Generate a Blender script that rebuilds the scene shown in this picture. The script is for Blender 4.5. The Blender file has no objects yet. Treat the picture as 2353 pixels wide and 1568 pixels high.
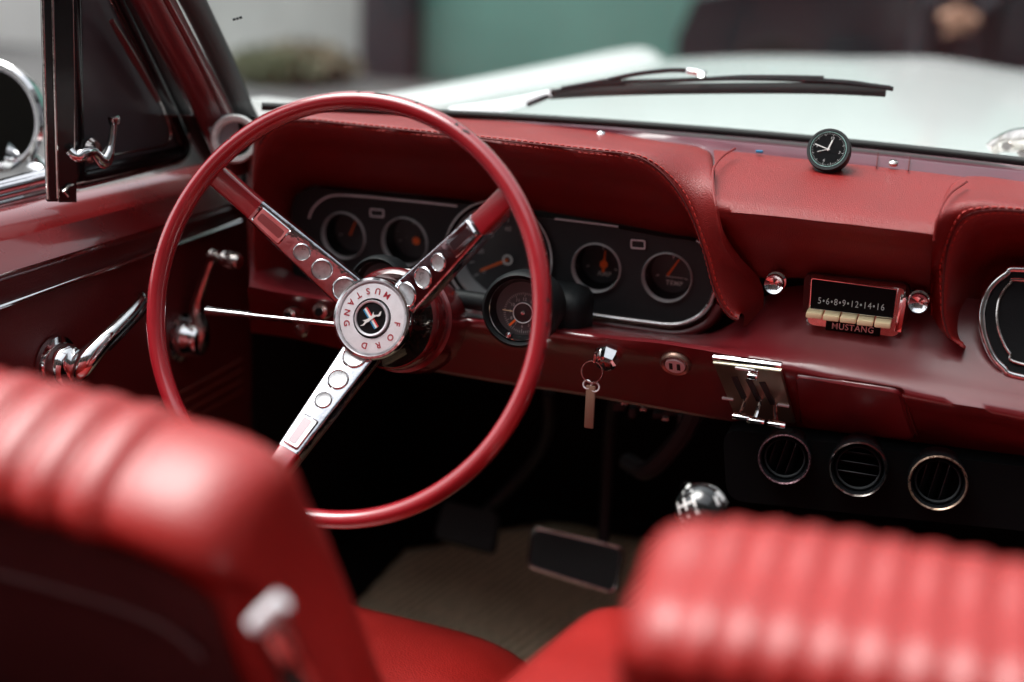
import bpy, bmesh, math, random
import numpy as np
from mathutils import Vector, Matrix
random.seed(5)
sc = bpy.context.scene
COL = sc.collection
R = math.radians
# ------------------------------------------------------------------ camera
YAW, PITCH, ROLL, FPX = 0.3237, 0.3242, -0.0511, 3000.0
CAM = np.array([0.1710, -1.0639, 1.2715])
_F = np.array([-math.sin(YAW)*math.cos(PITCH), math.cos(YAW)*math.cos(PITCH), -math.sin(PITCH)])
_R0 = np.array([math.cos(YAW), math.sin(YAW), 0.0]); _D0 = np.cross(_F, _R0)
_R = math.cos(ROLL)*_R0 + math.sin(ROLL)*_D0
_D = -math.sin(ROLL)*_R0 + math.cos(ROLL)*_D0
cam_data = bpy.data.cameras.new('camera'); cam = bpy.data.objects.new('camera', cam_data); COL.objects.link(cam)
m = Matrix.Identity(4)
for i in range(3):
    m[i][0] = _R[i]; m[i][1] = -_D[i]; m[i][2] = -_F[i]; m[i][3] = CAM[i]
cam.matrix_world = m
cam_data.sensor_width = 36; cam_data.lens = 36*FPX/2353.0
cam_data.clip_start = 0.02; cam_data.clip_end = 500
cam_data.dof.use_dof = True; cam_data.dof.focus_distance = 1.33; cam_data.dof.aperture_fstop = 1.65
sc.camera = cam
# ------------------------------------------------------------------ world, sun, exposure
SUN_EL, SUN_AZ = R(68), R(-100)        # azimuth measured from +Y towards +X
w = bpy.data.worlds.new('World'); sc.world = w; w.use_nodes = True
nt = w.node_tree; nt.nodes.clear()
sky = nt.nodes.new('ShaderNodeTexSky'); sky.sky_type = 'NISHITA'; sky.sun_disc = False
sky.sun_elevation = SUN_EL; sky.sun_rotation = SUN_AZ; sky.dust_density = 4.0; sky.air_density = 1.0; sky.ozone_density = 0.6
hs = nt.nodes.new('ShaderNodeHueSaturation'); hs.inputs['Saturation'].default_value = 0.22
bg = nt.nodes.new('ShaderNodeBackground'); bg.inputs['Strength'].default_value = 0.15
wo = nt.nodes.new('ShaderNodeOutputWorld')
nt.links.new(sky.outputs[0], hs.inputs['Color']); nt.links.new(hs.outputs[0], bg.inputs['Color']); nt.links.new(bg.outputs[0], wo.inputs['Surface'])
sd = bpy.data.lights.new('sun', 'SUN'); sd.energy = 1.5; sd.angle = R(40); sd.color = (1.0, 0.98, 0.95)
sun = bpy.data.objects.new('sun', sd); COL.objects.link(sun)
dirv = Vector((math.sin(SUN_AZ)*math.cos(SUN_EL), math.cos(SUN_AZ)*math.cos(SUN_EL), math.sin(SUN_EL)))
sun.rotation_euler = dirv.to_track_quat('Z', 'Y').to_euler(); sun.location = (0, 0, 6)
sc.view_settings.view_transform = 'Standard'; sc.view_settings.look = 'None'
sc.view_settings.gamma = 1; sc.view_settings.use_curve_mapping = False
sc.view_settings.exposure = 1.08
sc.render.engine = 'CYCLES'

# ------------------------------------------------------------------ geometry helpers
A_ = np.array
def ray(u, v):
    return ((u-1176.5)/FPX)*_R + ((v-784.0)/FPX)*_D + _F
def KX(u, v, x): d = ray(u, v); return CAM + d*((x-CAM[0])/d[0])
def KY(u, v, y): d = ray(u, v); return CAM + d*((y-CAM[1])/d[1])
def KZ(u, v, z): d = ray(u, v); return CAM + d*((z-CAM[2])/d[2])
def KP(u, v, p, n):
    d = ray(u, v); return CAM + d*(np.dot(A_(p)-CAM, n)/np.dot(d, n))
def nrm(v): v = A_(v, dtype=float); return v/np.linalg.norm(v)

def mesh_obj(name, verts, faces, mat, parent=None, smooth=True, label=None, angle=40, mats=None, fmat=None):
    off = A_(parent['_o']) if parent is not None else A_([0., 0, 0])
    me = bpy.data.meshes.new(name)
    me.from_pydata([tuple(A_(p)-off) for p in verts], [], [tuple(int(i) for i in f) for f in faces])
    me.validate(); me.update()
    if mats:
        for mm in mats: me.materials.append(mm)
        if fmat is not None and len(fmat) == len(me.polygons):
            me.polygons.foreach_set('material_index', fmat)
    else:
        me.materials.append(mat)
    if smooth:
        me.shade_smooth()
        try: me.set_sharp_from_angle(angle=R(angle))
        except Exception: pass
    o = bpy.data.objects.new(name, me); COL.objects.link(o)
    if parent is not None: o.parent = parent
    o['_o'] = list(off)
    if label: o['label'] = label
    return o
def thing(name, label, cat, loc, group=None):
    o = bpy.data.objects.new(name, None); COL.objects.link(o)
    o.location = tuple(float(a) for a in loc); o.empty_display_size = .05
    o['_o'] = [float(a) for a in loc]
    o['label'] = label; o['category'] = cat
    if group: o['group'] = group
    return o
class MB:
    """collects shapes into one mesh"""
    def __init__(s): s.v = []; s.f = []
    def add(s, v, f):
        b = len(s.v); s.v += [A_(p, dtype=float) for p in v]; s.f += [[i+b for i in q] for q in f]; return s
    def make(s, name, mat, parent=None, **k): return mesh_obj(name, s.v, s.f, mat, parent, **k)

def frame_from(n, up=(0, 0, 1)):
    n = nrm(n); ex = np.cross(up, n)
    if np.linalg.norm(ex) < 1e-6: ex = A_([1., 0, 0])
    ex = nrm(ex); ey = np.cross(n, ex); return ex, ey, n
def grid(P, closed_u=False, closed_v=False):
    P = A_(P); a, b = P.shape[:2]
    v = P.reshape(-1, 3); f = []
    for i in range(a if closed_u else a-1):
        for j in range(b if closed_v else b-1):
            i2 = (i+1) % a; j2 = (j+1) % b
            f.append([i*b+j, i2*b+j, i2*b+j2, i*b+j2])
    return list(v), f
def catmull(pts, n, closed=False):
    P = A_([A_(p, dtype=float) for p in pts]); k = len(P)
    if closed:
        idx = lambda i: P[i % k]; segs = k
    else:
        P = np.vstack([2*P[0]-P[1], P, 2*P[-1]-P[-2]]); idx = lambda i: P[i+1]; segs = k-1
    # chord lengths for even sampling
    ln = [np.linalg.norm(idx(i+1)-idx(i)) for i in range(segs)]; tot = sum(ln); out = []
    cum = np.concatenate([[0], np.cumsum(ln)])
    for s in np.linspace(0, tot, n, endpoint=not closed):
        i = min(int(np.searchsorted(cum, s, side='right')-1), segs-1); t = (s-cum[i])/max(ln[i], 1e-9)
        a, b, c, d = idx(i-1), idx(i), idx(i+1), idx(i+2)
        out.append(.5*((2*b)+(-a+c)*t+(2*a-5*b+4*c-d)*t*t+(-a+3*b-3*c+d)*t**3))
    return A_(out)
def lerp_poly(pts, n):
    P = A_([A_(p, dtype=float) for p in pts]); ln = np.linalg.norm(np.diff(P, axis=0), axis=1); cum = np.concatenate([[0], np.cumsum(ln)])
    s = np.linspace(0, cum[-1], n); return np.stack([np.interp(s, cum, P[:, i]) for i in range(P.shape[1])], 1)
def tube(path, r, seg=12, closed=False, ry=None, cap=True, up=None):
    """sweep a circle (or ellipse, with a fixed up) along path; r may be a list"""
    P = A_(path, dtype=float); n = len(P)
    rr = np.full(n, r) if np.isscalar(r) else np.interp(np.linspace(0, 1, n), np.linspace(0, 1, len(r)), r)
    T = np.zeros_like(P)
    for i in range(n):
        a = P[(i-1) % n] if (closed or i > 0) else P[i]; b = P[(i+1) % n] if (closed or i < n-1) else P[i]
        T[i] = nrm(b-a)
    rows = []; u0 = A_(up, dtype=float) if up is not None else (A_([0, 0, 1.]) if abs(T[0][2]) < .9 else A_([1., 0, 0]))
    N = nrm(u0-T[0]*np.dot(u0, T[0]))
    for i in range(n):
        if up is not None: N = u0-T[i]*np.dot(u0, T[i])
        else: N = N-T[i]*np.dot(N, T[i])
        N = nrm(N); B = np.cross(T[i], N); k = (ry/ r if (ry and np.isscalar(r)) else 1.0)
        rows.append([P[i]+rr[i]*(math.cos(t)*N*k+math.sin(t)*B) for t in np.linspace(0, 2*math.pi, seg, endpoint=False)])
    v, f = grid(rows, closed_u=closed, closed_v=True)
    if cap and not closed:
        f.append(list(range(seg))[::-1]); f.append([(n-1)*seg+i for i in range(seg)])
    return v, f
def lathe(prof, c, n, seg=40, up=(0, 0, 1), capa=False, capb=False, a0=0, a1=2*math.pi):
    """prof: list of (r, h along n)"""
    ex, ey, n = frame_from(n, up); c = A_(c, dtype=float); full = abs(a1-a0-2*math.pi) < 1e-6
    ts = np.linspace(a0, a1, seg, endpoint=not full)
    rows = [[c+n*h+r*(math.cos(t)*ex+math.sin(t)*ey) for t in ts] for r, h in prof]
    v, f = grid(rows, closed_v=full)
    if capa: f.append([i for i in range(seg)][::-1])
    if capb: f.append([(len(prof)-1)*seg+i for i in range(seg)])
    return v, f
def disc(c, n, r, seg=40): ex, ey, n = frame_from(n); return [A_(c)+r*(math.cos(t)*ex+math.sin(t)*ey) for t in np.linspace(0, 2*math.pi, seg, endpoint=False)], [list(range(seg))]
def prism(poly, depth):
    """poly: 3-D outline (planar), depth: vector"""
    n = len(poly); d = A_(depth, dtype=float); v = [A_(p) for p in poly]+[A_(p)+d for p in poly]
    f = [list(range(n))[::-1], [n+i for i in range(n)]]+[[i, (i+1) % n, n+(i+1) % n, n+i] for i in range(n)]
    return v, f
def rbox(c, ex, ey, ez, sx, sy, sz, bev=0.002, seg=2):
    """bevelled box, half sizes"""
    bm = bmesh.new(); bmesh.ops.create_cube(bm, size=2.0)
    for q in bm.verts: q.co = Vector((q.co.x*sx, q.co.y*sy, q.co.z*sz))
    b = min(bev, .95*min(sx, sy, sz))
    bmesh.ops.bevel(bm, geom=list(bm.edges), offset=b, segments=seg, affect='EDGES', profile=.5)
    ex, ey, ez = nrm(ex), nrm(ey), nrm(ez); c = A_(c, dtype=float)
    v = [c+ex*q.co.x+ey*q.co.y+ez*q.co.z for q in bm.verts]; bm.verts.index_update()
    f = [[q.index for q in fc.verts] for fc in bm.faces]; bm.free(); return v, f
def round_poly(pts, rad, n=5):
    """round the corners of a closed planar 3-D polygon"""
    P = [A_(p, dtype=float) for p in pts]; out = []
    for i, p in enumerate(P):
        a = P[i-1]; b = P[(i+1) % len(P)]; r = rad if np.isscalar(rad) else rad[i]
        da = nrm(a-p)*min(r, .45*np.linalg.norm(a-p)); db = nrm(b-p)*min(r, .45*np.linalg.norm(b-p))
        for t in np.linspace(0, 1, n): out.append((1-t)**2*(p+da)+2*t*(1-t)*p+t*t*(p+db))
    return out
def bevel_prism(poly, n, depth, bev=.001):
    """plate: outline extruded by depth along n with a small front bevel"""
    P = A_(poly, dtype=float); c = P.mean(0); n = nrm(n); d = P-c; L = np.linalg.norm(d, axis=1, keepdims=True)
    In = P-d/L*bev; rows = [P, P+n*(depth-bev), In+n*depth]
    v, f = grid(rows, closed_v=True); k = len(P); f.append([2*k+i for i in range(k)]); f.append(list(range(k))[::-1]); return v, f
def text_mesh(s, size, c, ex, ey, depth=.0004, align='CENTER', shear=0, space=1.0, bold=0.0):
    cu = bpy.data.curves.new('lettering', 'FONT'); cu.body = s; cu.size = size; cu.align_x = align; cu.align_y = 'CENTER'
    cu.extrude = depth; cu.shear = shear; cu.space_character = space; cu.offset = bold; cu.resolution_u = 3
    to = bpy.data.objects.new('lettering', cu); COL.objects.link(to)
    dg = bpy.context.evaluated_depsgraph_get(); me = bpy.data.meshes.new_from_object(to.evaluated_get(dg))
    ex, ey = nrm(ex), nrm(ey); ez = np.cross(ex, ey); c = A_(c, dtype=float)
    v = [c+ex*q.co.x+ey*q.co.y+ez*q.co.z for q in me.vertices]; f = [list(p.vertices) for p in me.polygons]
    bpy.data.objects.remove(to); bpy.data.curves.remove(cu); bpy.data.meshes.remove(me); return v, f

# ------------------------------------------------------------------ materials
def mat(name, col, rough=.5, metal=0., coat=0., spec=.5, bump=None, var=None, coat_rough=.05, sheen=0.):
    m = bpy.data.materials.new(name); m.use_nodes = True; t = m.node_tree; b = t.nodes['Principled BSDF']
    b.inputs['Base Color'].default_value = (*col, 1); b.inputs['Roughness'].default_value = rough
    b.inputs['Metallic'].default_value = metal; b.inputs['Coat Weight'].default_value = coat; b.inputs['Coat Roughness'].default_value = coat_rough
    b.inputs['Specular IOR Level'].default_value = spec; b.inputs['Sheen Weight'].default_value = sheen
    tc = t.nodes.new('ShaderNodeTexCoord')
    if bump:   # (scale, strength, kind)
        if bump[2] == 'leather':
            tx = t.nodes.new('ShaderNodeTexVoronoi'); tx.feature = 'F1'; tx.inputs['Scale'].default_value = bump[0]
            nz = t.nodes.new('ShaderNodeTexNoise'); nz.inputs['Scale'].default_value = bump[0]*.35; nz.inputs['Detail'].default_value = 3
            mx = t.nodes.new('ShaderNodeMixRGB'); mx.blend_type = 'ADD'; mx.inputs['Fac'].default_value = .6
            t.links.new(tc.outputs['Object'], tx.inputs['Vector']); t.links.new(tc.outputs['Object'], nz.inputs['Vector'])
            t.links.new(tx.outputs['Distance'], mx.inputs[1]); t.links.new(nz.outputs['Fac'], mx.inputs[2]); src = mx.outputs[0]
        else:
            tx = t.nodes.new('ShaderNodeTexNoise'); tx.inputs['Scale'].default_value = bump[0]; tx.inputs['Detail'].default_value = 4
            t.links.new(tc.outputs['Object'], tx.inputs['Vector']); src = tx.outputs['Fac']
        bp = t.nodes.new('ShaderNodeBump'); bp.inputs['Strength'].default_value = bump[1]; bp.inputs['Distance'].default_value = .001
        t.links.new(src, bp.inputs['Height']); t.links.new(bp.outputs[0], b.inputs['Normal'])
    if var:    # (scale, amount) wear: soft value and roughness variation
        nz = t.nodes.new('ShaderNodeTexNoise'); nz.inputs['Scale'].default_value = var[0]; nz.inputs['Detail'].default_value = 6; nz.inputs['Roughness'].default_value = .65
        t.links.new(tc.outputs['Object'], nz.inputs['Vector'])
        mr = t.nodes.new('ShaderNodeMapRange'); mr.inputs['To Min'].default_value = 1-var[1]; mr.inputs['To Max'].default_value = 1+var[1]; mr.inputs['From Min'].default_value = .3; mr.inputs['From Max'].default_value = .7
        t.links.new(nz.outputs['Fac'], mr.inputs['Value'])
        mu = t.nodes.new('ShaderNodeVectorMath'); mu.operation = 'SCALE'; mu.inputs[0].default_value = col
        t.links.new(mr.outputs[0], mu.inputs['Scale']); t.links.new(mu.outputs[0], b.inputs['Base Color'])
        m2 = t.nodes.new('ShaderNodeMath'); m2.operation = 'MULTIPLY'; m2.inputs[1].default_value = rough
        t.links.new(mr.outputs[0], m2.inputs[0]); t.links.new(m2.outputs[0], b.inputs['Roughness'])
    return m
M = {}
M['pad'] = mat('pad_vinyl', (.23, .007, .006), .42, spec=.5, coat=.15, coat_rough=.42, bump=(900, .5, 'leather'), var=(14, .10))
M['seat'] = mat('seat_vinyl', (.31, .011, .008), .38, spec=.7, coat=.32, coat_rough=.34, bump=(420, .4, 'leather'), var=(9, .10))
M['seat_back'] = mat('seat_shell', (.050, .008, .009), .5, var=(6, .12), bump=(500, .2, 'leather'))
M['stitch'] = mat('stitch_thread', (.42, .016, .010), .6)
M['groove'] = mat('seam_groove', (.09, .005, .005), .8)
M['paint'] = mat('interior_red_enamel', (.13, .007, .011), .34, coat=1.0, spec=.6, var=(20, .06), coat_rough=.22)
M['gloss'] = mat('door_red_enamel', (.15, .006, .007), .28, coat=1.0, var=(8, .06), coat_rough=.03)
M['door_vinyl'] = mat('door_vinyl', (.10, .007, .008), .5, bump=(500, .3, 'leather'), var=(7, .1))
M['mauve'] = mat('faded_red_enamel', (.10, .018, .032), .36, coat=.4, var=(30, .2))
M['rim'] = mat('rim_plastic', (.33, .012, .020), .22, coat=1.0, spec=.9, var=(25, .10), coat_rough=.07)
M['colred'] = mat('column_red', (.12, .008, .010), .2, coat=.8, var=(15, .1))
M['chrome'] = mat('chrome', (.82, .83, .84), .07, metal=1, var=(60, .12))
M['spoke'] = mat('spoke_chrome', (.52, .54, .58), .10, metal=1, var=(60, .2), bump=(70, .9, 'n'))
M['bezel'] = mat('bright_bezel', (.85, .88, .88), .2, metal=.45)
M['chromed'] = mat('aged_chrome', (.62, .58, .55), .16, metal=1, var=(120, .3), bump=(300, .1, 'n'))
M['silver'] = mat('brushed_silver', (.80, .80, .83), .4, metal=.15, var=(90, .08))
M['frost'] = mat('frosted_dimple', (.50, .52, .53), .33, metal=.5, var=(150, .25), bump=(700, .3, 'n'))
M['black'] = mat('black_crinkle', (.012, .015, .017), .6, bump=(900, .3, 'n'))
M['blackg'] = mat('black_gloss', (.006, .007, .008), .22, spec=.35, coat=.15)
M['rubber'] = mat('black_rubber', (.012, .014, .014), .6)
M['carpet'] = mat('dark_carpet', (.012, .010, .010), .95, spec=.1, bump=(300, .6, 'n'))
M['orange'] = mat('orange_paint', (.95, .16, .02), .5)
M['redpaint'] = mat('red_letter_paint', (.35, .015, .03), .5)
M['blue'] = mat('blue_enamel', (.02, .22, .42), .4)
M['red2'] = mat('red_enamel', (.62, .05, .05), .4)
M['white'] = mat('white_print', (.75, .76, .74), .5)
M['grey'] = mat('grey_print', (.50, .52, .52), .5)
M['cream'] = mat('cream_plastic', (.85, .72, .44), .4)
M['body'] = mat('white_body_paint', (.78, .80, .79), .25, coat=.8, var=(2, .02))
M['dial'] = mat('dial_face', (.035, .04, .044), .45)
M['podblack'] = mat('pod_black', (.006, .008, .009), .55, spec=.25, bump=(900, .3, 'n'))
M['dialblack'] = mat('enamel_black', (.004, .004, .005), .4, spec=.25)
def glass(name, tint, gloss=1.0, rough=.0):
    m = bpy.data.materials.new(name); m.use_nodes = True; t = m.node_tree; t.nodes.clear()
    o = t.nodes.new('ShaderNodeOutputMaterial'); tr = t.nodes.new('ShaderNodeBsdfTransparent'); tr.inputs['Color'].default_value = (*tint, 1)
    gl = t.nodes.new('ShaderNodeBsdfGlossy'); gl.inputs['Roughness'].default_value = rough
    fr = t.nodes.new('ShaderNodeFresnel'); fr.inputs['IOR'].default_value = 1.5
    ml = t.nodes.new('ShaderNodeMath'); ml.operation = 'MULTIPLY'; ml.inputs[1].default_value = gloss
    mx = t.nodes.new('ShaderNodeMixShader')
    t.links.new(fr.outputs[0], ml.inputs[0]); t.links.new(ml.outputs[0], mx.inputs['Fac']); t.links.new(tr.outputs[0], mx.inputs[1]); t.links.new(gl.outputs[0], mx.inputs[2]); t.links.new(mx.outputs[0], o.inputs['Surface'])
    return m
M['glass'] = glass('windscreen_glass', (.93, .965, .955), .4)
_t = M['glass'].node_tree; _o = _t.nodes['Material Output']; _s = _o.inputs['Surface'].links[0].from_socket
_d = _t.nodes.new('ShaderNodeBsdfDiffuse'); _d.inputs['Color'].default_value = (.75, .8, .78, 1); _n = _t.nodes.new('ShaderNodeTexNoise'); _n.inputs['Scale'].default_value = 5; _n.inputs['Detail'].default_value = 6
_c = _t.nodes.new('ShaderNodeTexCoord'); _mp = _t.nodes.new('ShaderNodeMapping'); _mp.inputs['Scale'].default_value = (3, 1, .6)
_r = _t.nodes.new('ShaderNodeMapRange'); _r.inputs['From Min'].default_value = .35; _r.inputs['From Max'].default_value = .75; _r.inputs['To Min'].default_value = .008; _r.inputs['To Max'].default_value = .055
_m = _t.nodes.new('ShaderNodeMixShader'); _t.links.new(_c.outputs['Object'], _mp.inputs['Vector']); _t.links.new(_mp.outputs[0], _n.inputs['Vector']); _t.links.new(_n.outputs['Fac'], _r.inputs['Value']); _t.links.new(_r.outputs[0], _m.inputs['Fac'])
_t.links.new(_s, _m.inputs[1]); _t.links.new(_d.outputs[0], _m.inputs[2]); _t.links.new(_m.outputs[0], _o.inputs['Surface'])
M['lens'] = glass('gauge_glass', (.96, .98, .98), .12)
M['smoke'] = glass('dark_vent_glass', (.055, .055, .065), 1.0)

# ------------------------------------------------------------------ surroundings
def plain(name, v, f, m, kind='structure'):
    o = mesh_obj(name, v, f, m, smooth=False); o['kind'] = kind; return o
gm = mat('asphalt', (.09, .09, .09), .9, bump=(60, .5, 'n'), var=(3, .2))
plain('ground', [(-120, -120, 0), (120, -120, 0), (120, 120, 0), (-120, 120, 0)], [[0, 1, 2, 3]], gm)

def wall_thing(name, label, cat, x0, x1, y, h, m, th=.3):
    t = thing(name, label, cat, ((x0+x1)/2, y, 0))
    v, f = rbox(((x0+x1)/2, y, h/2), (1, 0, 0), (0, 1, 0), (0, 0, 1), (x1-x0)/2, th, h/2, .02)
    mesh_obj('wall_panel', v, f, m, t); return t
concrete = mat('pale_render', (.74, .75, .71), .85, var=(.35, .35))
xl, xr = KY(870, 100, 8.0)[0], KY(985, 100, 8.0)[0]
xw = KY(260, 100, 8.0)[0]
W1 = wall_thing('rendered_wall', 'pale grey rendered wall blurred behind the left half of the windscreen', 'wall', xw, xl-.05, 8.1, 4.2, concrete)
W0 = wall_thing('whitewashed_wall', 'white wall seen past the round wing mirror at the far left', 'wall', -16, xw-.02, 7.9, 4.6, mat('whitewash', (.85, .84, .80), .9, var=(.5, .1)))
W01 = wall_thing('low_wall', 'low beige garden wall in front of the white wall at the far left', 'wall', -16, xw-.3, 7.2, KY(60, 250, 7.2)[2], mat('beige_render', (.55, .46, .36), .9, var=(1, .2)))
def shrub(label, u, v, y, w_, h_, col):
    p = KY(u, v, y); t = thing('shrub', label, 'shrub', (p[0], p[1], 0), 'shrubs by the pale wall'); w_ *= .8; rr = random.Random(int(u)); b = MB()
    for k in range(1500):
        a, e, q = rr.uniform(0, 6.28), rr.uniform(-1, 1), rr.random()**.4; r_ = math.sqrt(1-e*e); c = A_([p[0]+w_*q*r_*math.cos(a)*(1+.2*math.sin(5*a)), p[1]+w_*.7*q*r_*math.sin(a), h_*.55+h_*.45*q*e])
        d1 = nrm([rr.gauss(0, 1) for _ in range(3)]); d2 = nrm(np.cross(d1, [rr.gauss(0, 1) for _ in range(3)])); l_ = .05+.04*rr.random()
        b.add([c-d1*l_, c+d2*l_*.45, c+d1*l_, c-d2*l_*.45], [[0, 1, 2, 3]])
    b.make('foliage', mat('leaves', col, .7, var=(4, .3)), t, smooth=False)
    MB().add(*tube([(p[0], p[1], 0), (p[0]+.02, p[1], h_*.6)], [.04, .02], 8)).make('stem', postm0, t)
postm0 = mat('bark', (.09, .06, .04), .9)
shrub('small brown green shrub by the pale wall, nearest the dark pillar', 700, 150, 7.2, .42, KY(700, 105, 7.2)[2], (.26, .22, .15))
shrub('olive shrub by the pale wall above the left of the dashboard', 620, 180, 6.9, .36, KY(620, 120, 6.9)[2], (.20, .21, .13))
postm = mat('dark_post_paint', (.055, .050, .060), .7, var=(1, .2))
t = thing('wall_pillar', 'dark purple grey pillar between the pale wall and the green wall', 'pillar', ((xl+xr)/2, 7.9, 0))
mesh_obj('pillar_shaft', *rbox(((xl+xr)/2, 7.9, 2.2), (1, 0, 0), (0, 1, 0), (0, 0, 1), (xr-xl)/2, .25, 2.2, .03), postm, t)
green = mat('green_cladding', (.16, .34, .285), .6, var=(.5, .2))
W2 = wall_thing('green_wall', 'green painted wall blurred behind the car bonnet', 'wall', xr+.02, 9, 8.1, 4.2, green)

def building(label, c, hx, hy, h, face, m_):
    """unseen block added to cut off low sky light, with rows of dark windows on one face; face: unit vector"""
    t = thing('sky_light_blocker', label, 'building', (c[0], c[1], 0), 'unseen blocks added to cut off low sky light')
    MB().add(*rbox((c[0], c[1], h/2), (1, 0, 0), (0, 1, 0), (0, 0, 1), hx, hy, h/2, .05)).make('wall', m_, t)
    along = A_([abs(face[1]), abs(face[0]), 0.]); half = hx if face[0] == 0 else hy; off = (hy if face[0] == 0 else hx)
    for z in (1.9, 5.0, 8.0):
        for k in np.arange(-half+1.6, half-1, 2.6):
            p = A_([c[0], c[1], z])+along*k+A_(face)*off
            w_ = MB().add(*rbox(p, along, A_(face, dtype=float), (0, 0, 1), .55, .03, .75, .02)).make('window', M['blackg'], t)
            MB().add(*rbox(p-A_([0, 0, .80]), along, A_(face, dtype=float), (0, 0, 1), .65, .08, .04, .01)).make('sill', postm, w_)
    return t
brick = mat('dark_brick', (.09, .055, .045), .9, var=(2, .25)); brick2 = mat('dark_stone', (.07, .072, .075), .9, var=(1, .25))
building('dark brick block out of view behind the car, added to cut off rear sky light', (2, -8.5), 11, 2, 8.0, (0, 1, 0), brick)  # added out of view so rear-facing surfaces stay dark
building('dark stone block out of view right of the car, added to cut off low sky light', (8.5, 1), 2, 7, 9.5, (-1, 0, 0), brick2)  # added out of view to block low sky from the right

# ------------------------------------------------------------------ car body (white outside), bonnet, screen
body = thing('convertible_car', 'white convertible car with raked windscreen, white bonnet and a red painted door', 'car', (.09, .6, 0))
def yb(x): return .452-.36*(x-.09)**2           # windscreen base curve
# bonnet and wings, mirrored about x=.09
ridge = [(-.80, .45, .985), (-.765, .80, .968), (-.735, 1.0, .958), (-.665, 1.5, .957), (-.60, 1.9, .962), (-.578, 2.03, .958), (-.572, 2.10, .935), (-.570, 2.14, .88)]
ys = [.60, .80, 1.0, 1.25, 1.5, 1.75, 1.95, 2.02, 2.06, 2.08]
rp = catmull(ridge, 60)
def ridge_at(y):
    i = int(np.argmin(abs(rp[:, 1]-y))); return rp[i]
rows = []
for y in ys:
    q = ridge_at(y); drop = 0 if y < 1.96 else (.012 if y < 2.03 else (.04 if y < 2.07 else .10))
    half = .09-(q[0]+.075); row = []
    for s in np.linspace(-1, 1, 25):
        x = .09+half*s; crown = .995-.045*abs(s)**2.2 - .012*max(0, (y-.6))*.5 + .012*math.exp(-((abs(s))/.18)**2)
        row.append((x, y+(.0 if abs(s) < .9 else -.01), crown-drop))
    rows.append(row)
mb = MB().add(*grid(rows)); hood = mb.make('bonnet', M['body'], body, angle=60)
for sgn in (1, -1):
    rows = []
    for k, q in enumerate(catmull(ridge, 40)):
        x, y, z = q; dz = .02
        sec = [(x+.078, z-.028), (x+.05, z-.022), (x+.02, z-.003), (x, z), (x-.025, z-.006), (x-.06, z-.04), (-.875, z-.12), (-.90, .70), (-.885, .45), (-.85, .28)]
        if y > 2.0: sec = [(a, b-.0) for a, b in sec]
        rows.append([((a if sgn == 1 else .18-a), y, b) for a, b in sec])
    MB().add(*grid(rows)).make('wing', M['body'], body, angle=60)
# nose panel
v, f = rbox((.09, 2.12, .62), (1, 0, 0), (0, 1, 0), (0, 0, 1), .66, .04, .28, .03); MB().add(v, f).make('nose_panel', M['body'], body)
# cowl panel with louvres between the bonnet and the screen
rows = []
for x in np.linspace(-.78, .96, 40):
    y0 = yb(x)+.012
    rows.append([(x, y0, 1.018), (x, y0+.03, 1.012), (x, max(.56, y0+.05), .992), (x, .597, .990)])
cow = MB().add(*grid(rows)).make('cowl_panel', M['body'], body)
lv = MB(); slot = M['rubber']
for x in np.linspace(.02, .30, 19):
    v, f = rbox((x, .53, 1.002), (1, .35, 0), (-.35, 1, 0), (0, 0, 1), .0035, .018, .0015, .001); lv.add(v, f)
g = lv.make('cowl_louvres', mat('louvre_shadow', (.35, .37, .34), .5), cow)
# windscreen glass, seal and frame
def glass_pt(x, h): return A_([x, yb(x)-.76*h, 1.030+h])
rows = [[glass_pt(x, h) for h in np.linspace(.0, .42, 12)] for x in np.linspace(-.655, .835, 40)]
scr = MB().add(*grid(rows)).make('windscreen_glass', M['glass'], body)
seal_px = [(640, 248), (820, 252), (1060, 264), (1300, 283), (1700, 318), (2000, 347), (2353, 379)]
sp = catmull([(x, yb(x)-.002, 1.0325-.0000) for x in np.linspace(-.60, .86, 30)], 60)
MB().add(*tube(sp, .0048, 10)).make('screen_seal', M['rubber'], body)
lab = mat('sticker_print', (.03, .07, .07), .5)
pt = KP(545, 44, glass_pt(-.55, .1), nrm((0, -.8, -.6)))
h_ = 0
def on_glass(u, v):
    d = ray(u, v); lo, hi = .3, 4
    for _ in range(50):
        mid = (lo+hi)/2; p = CAM+d*mid
        if p[1] > yb(p[0])-.76*(p[2]-1.03): hi = mid
        else: lo = mid
    return CAM+d*lo
mb = MB(); a = on_glass(535, 46); b = on_glass(556, 40)
for k, (s0, s1) in enumerate(((0, .28), (.36, .62), (.70, 1.0))):
    p, q = a+(b-a)*s0, a+(b-a)*s1; mb.add(*rbox((p+q)/2, q-p, (0, .8, .6), (0, -.6, .8), np.linalg.norm(q-p)/2, .0004, .0016, .0003))
mb.make('glass_mark', lab, body)
# pillar
pp = [A_([-.665, -.085, 1.47]), A_([-.665, .03, 1.322])]+[KX(u, v, -.665) for u, v in ((352, 0), (432, 150), (484, 250), (520, 325), (540, 380))]
pil = MB().add(*tube(catmull(pp, 50), .026, 20, ry=.020, up=(1, .3, 0))).make('windscreen_pillar', M['paint'], body)
q = catmull([KX(u, v, -.645) for u, v in ((318, -110), (382, 0), (462, 150), (512, 250), (536, 300))], 24)
MB().add(*tube(q, .0045, 10)).make('pillar_bead', M['paint'], pil)
q = catmull([KX(u, v, -.655) for u, v in ((190, -400), (370, -110), (440, 0), (512, 150), (556, 250), (584, 300))], 24)
MB().add(*tube(q, .0135, 14)).make('pillar_seal', M['rubber'], pil)
q = catmull([KX(u, v, -.648) for u, v in ((240, -400), (414, -110), (468, 0), (538, 150), (578, 250), (596, 285))], 24)
MB().add(*tube(q, .003, 8)).make('pillar_trim', M['rubber'], pil)
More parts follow.
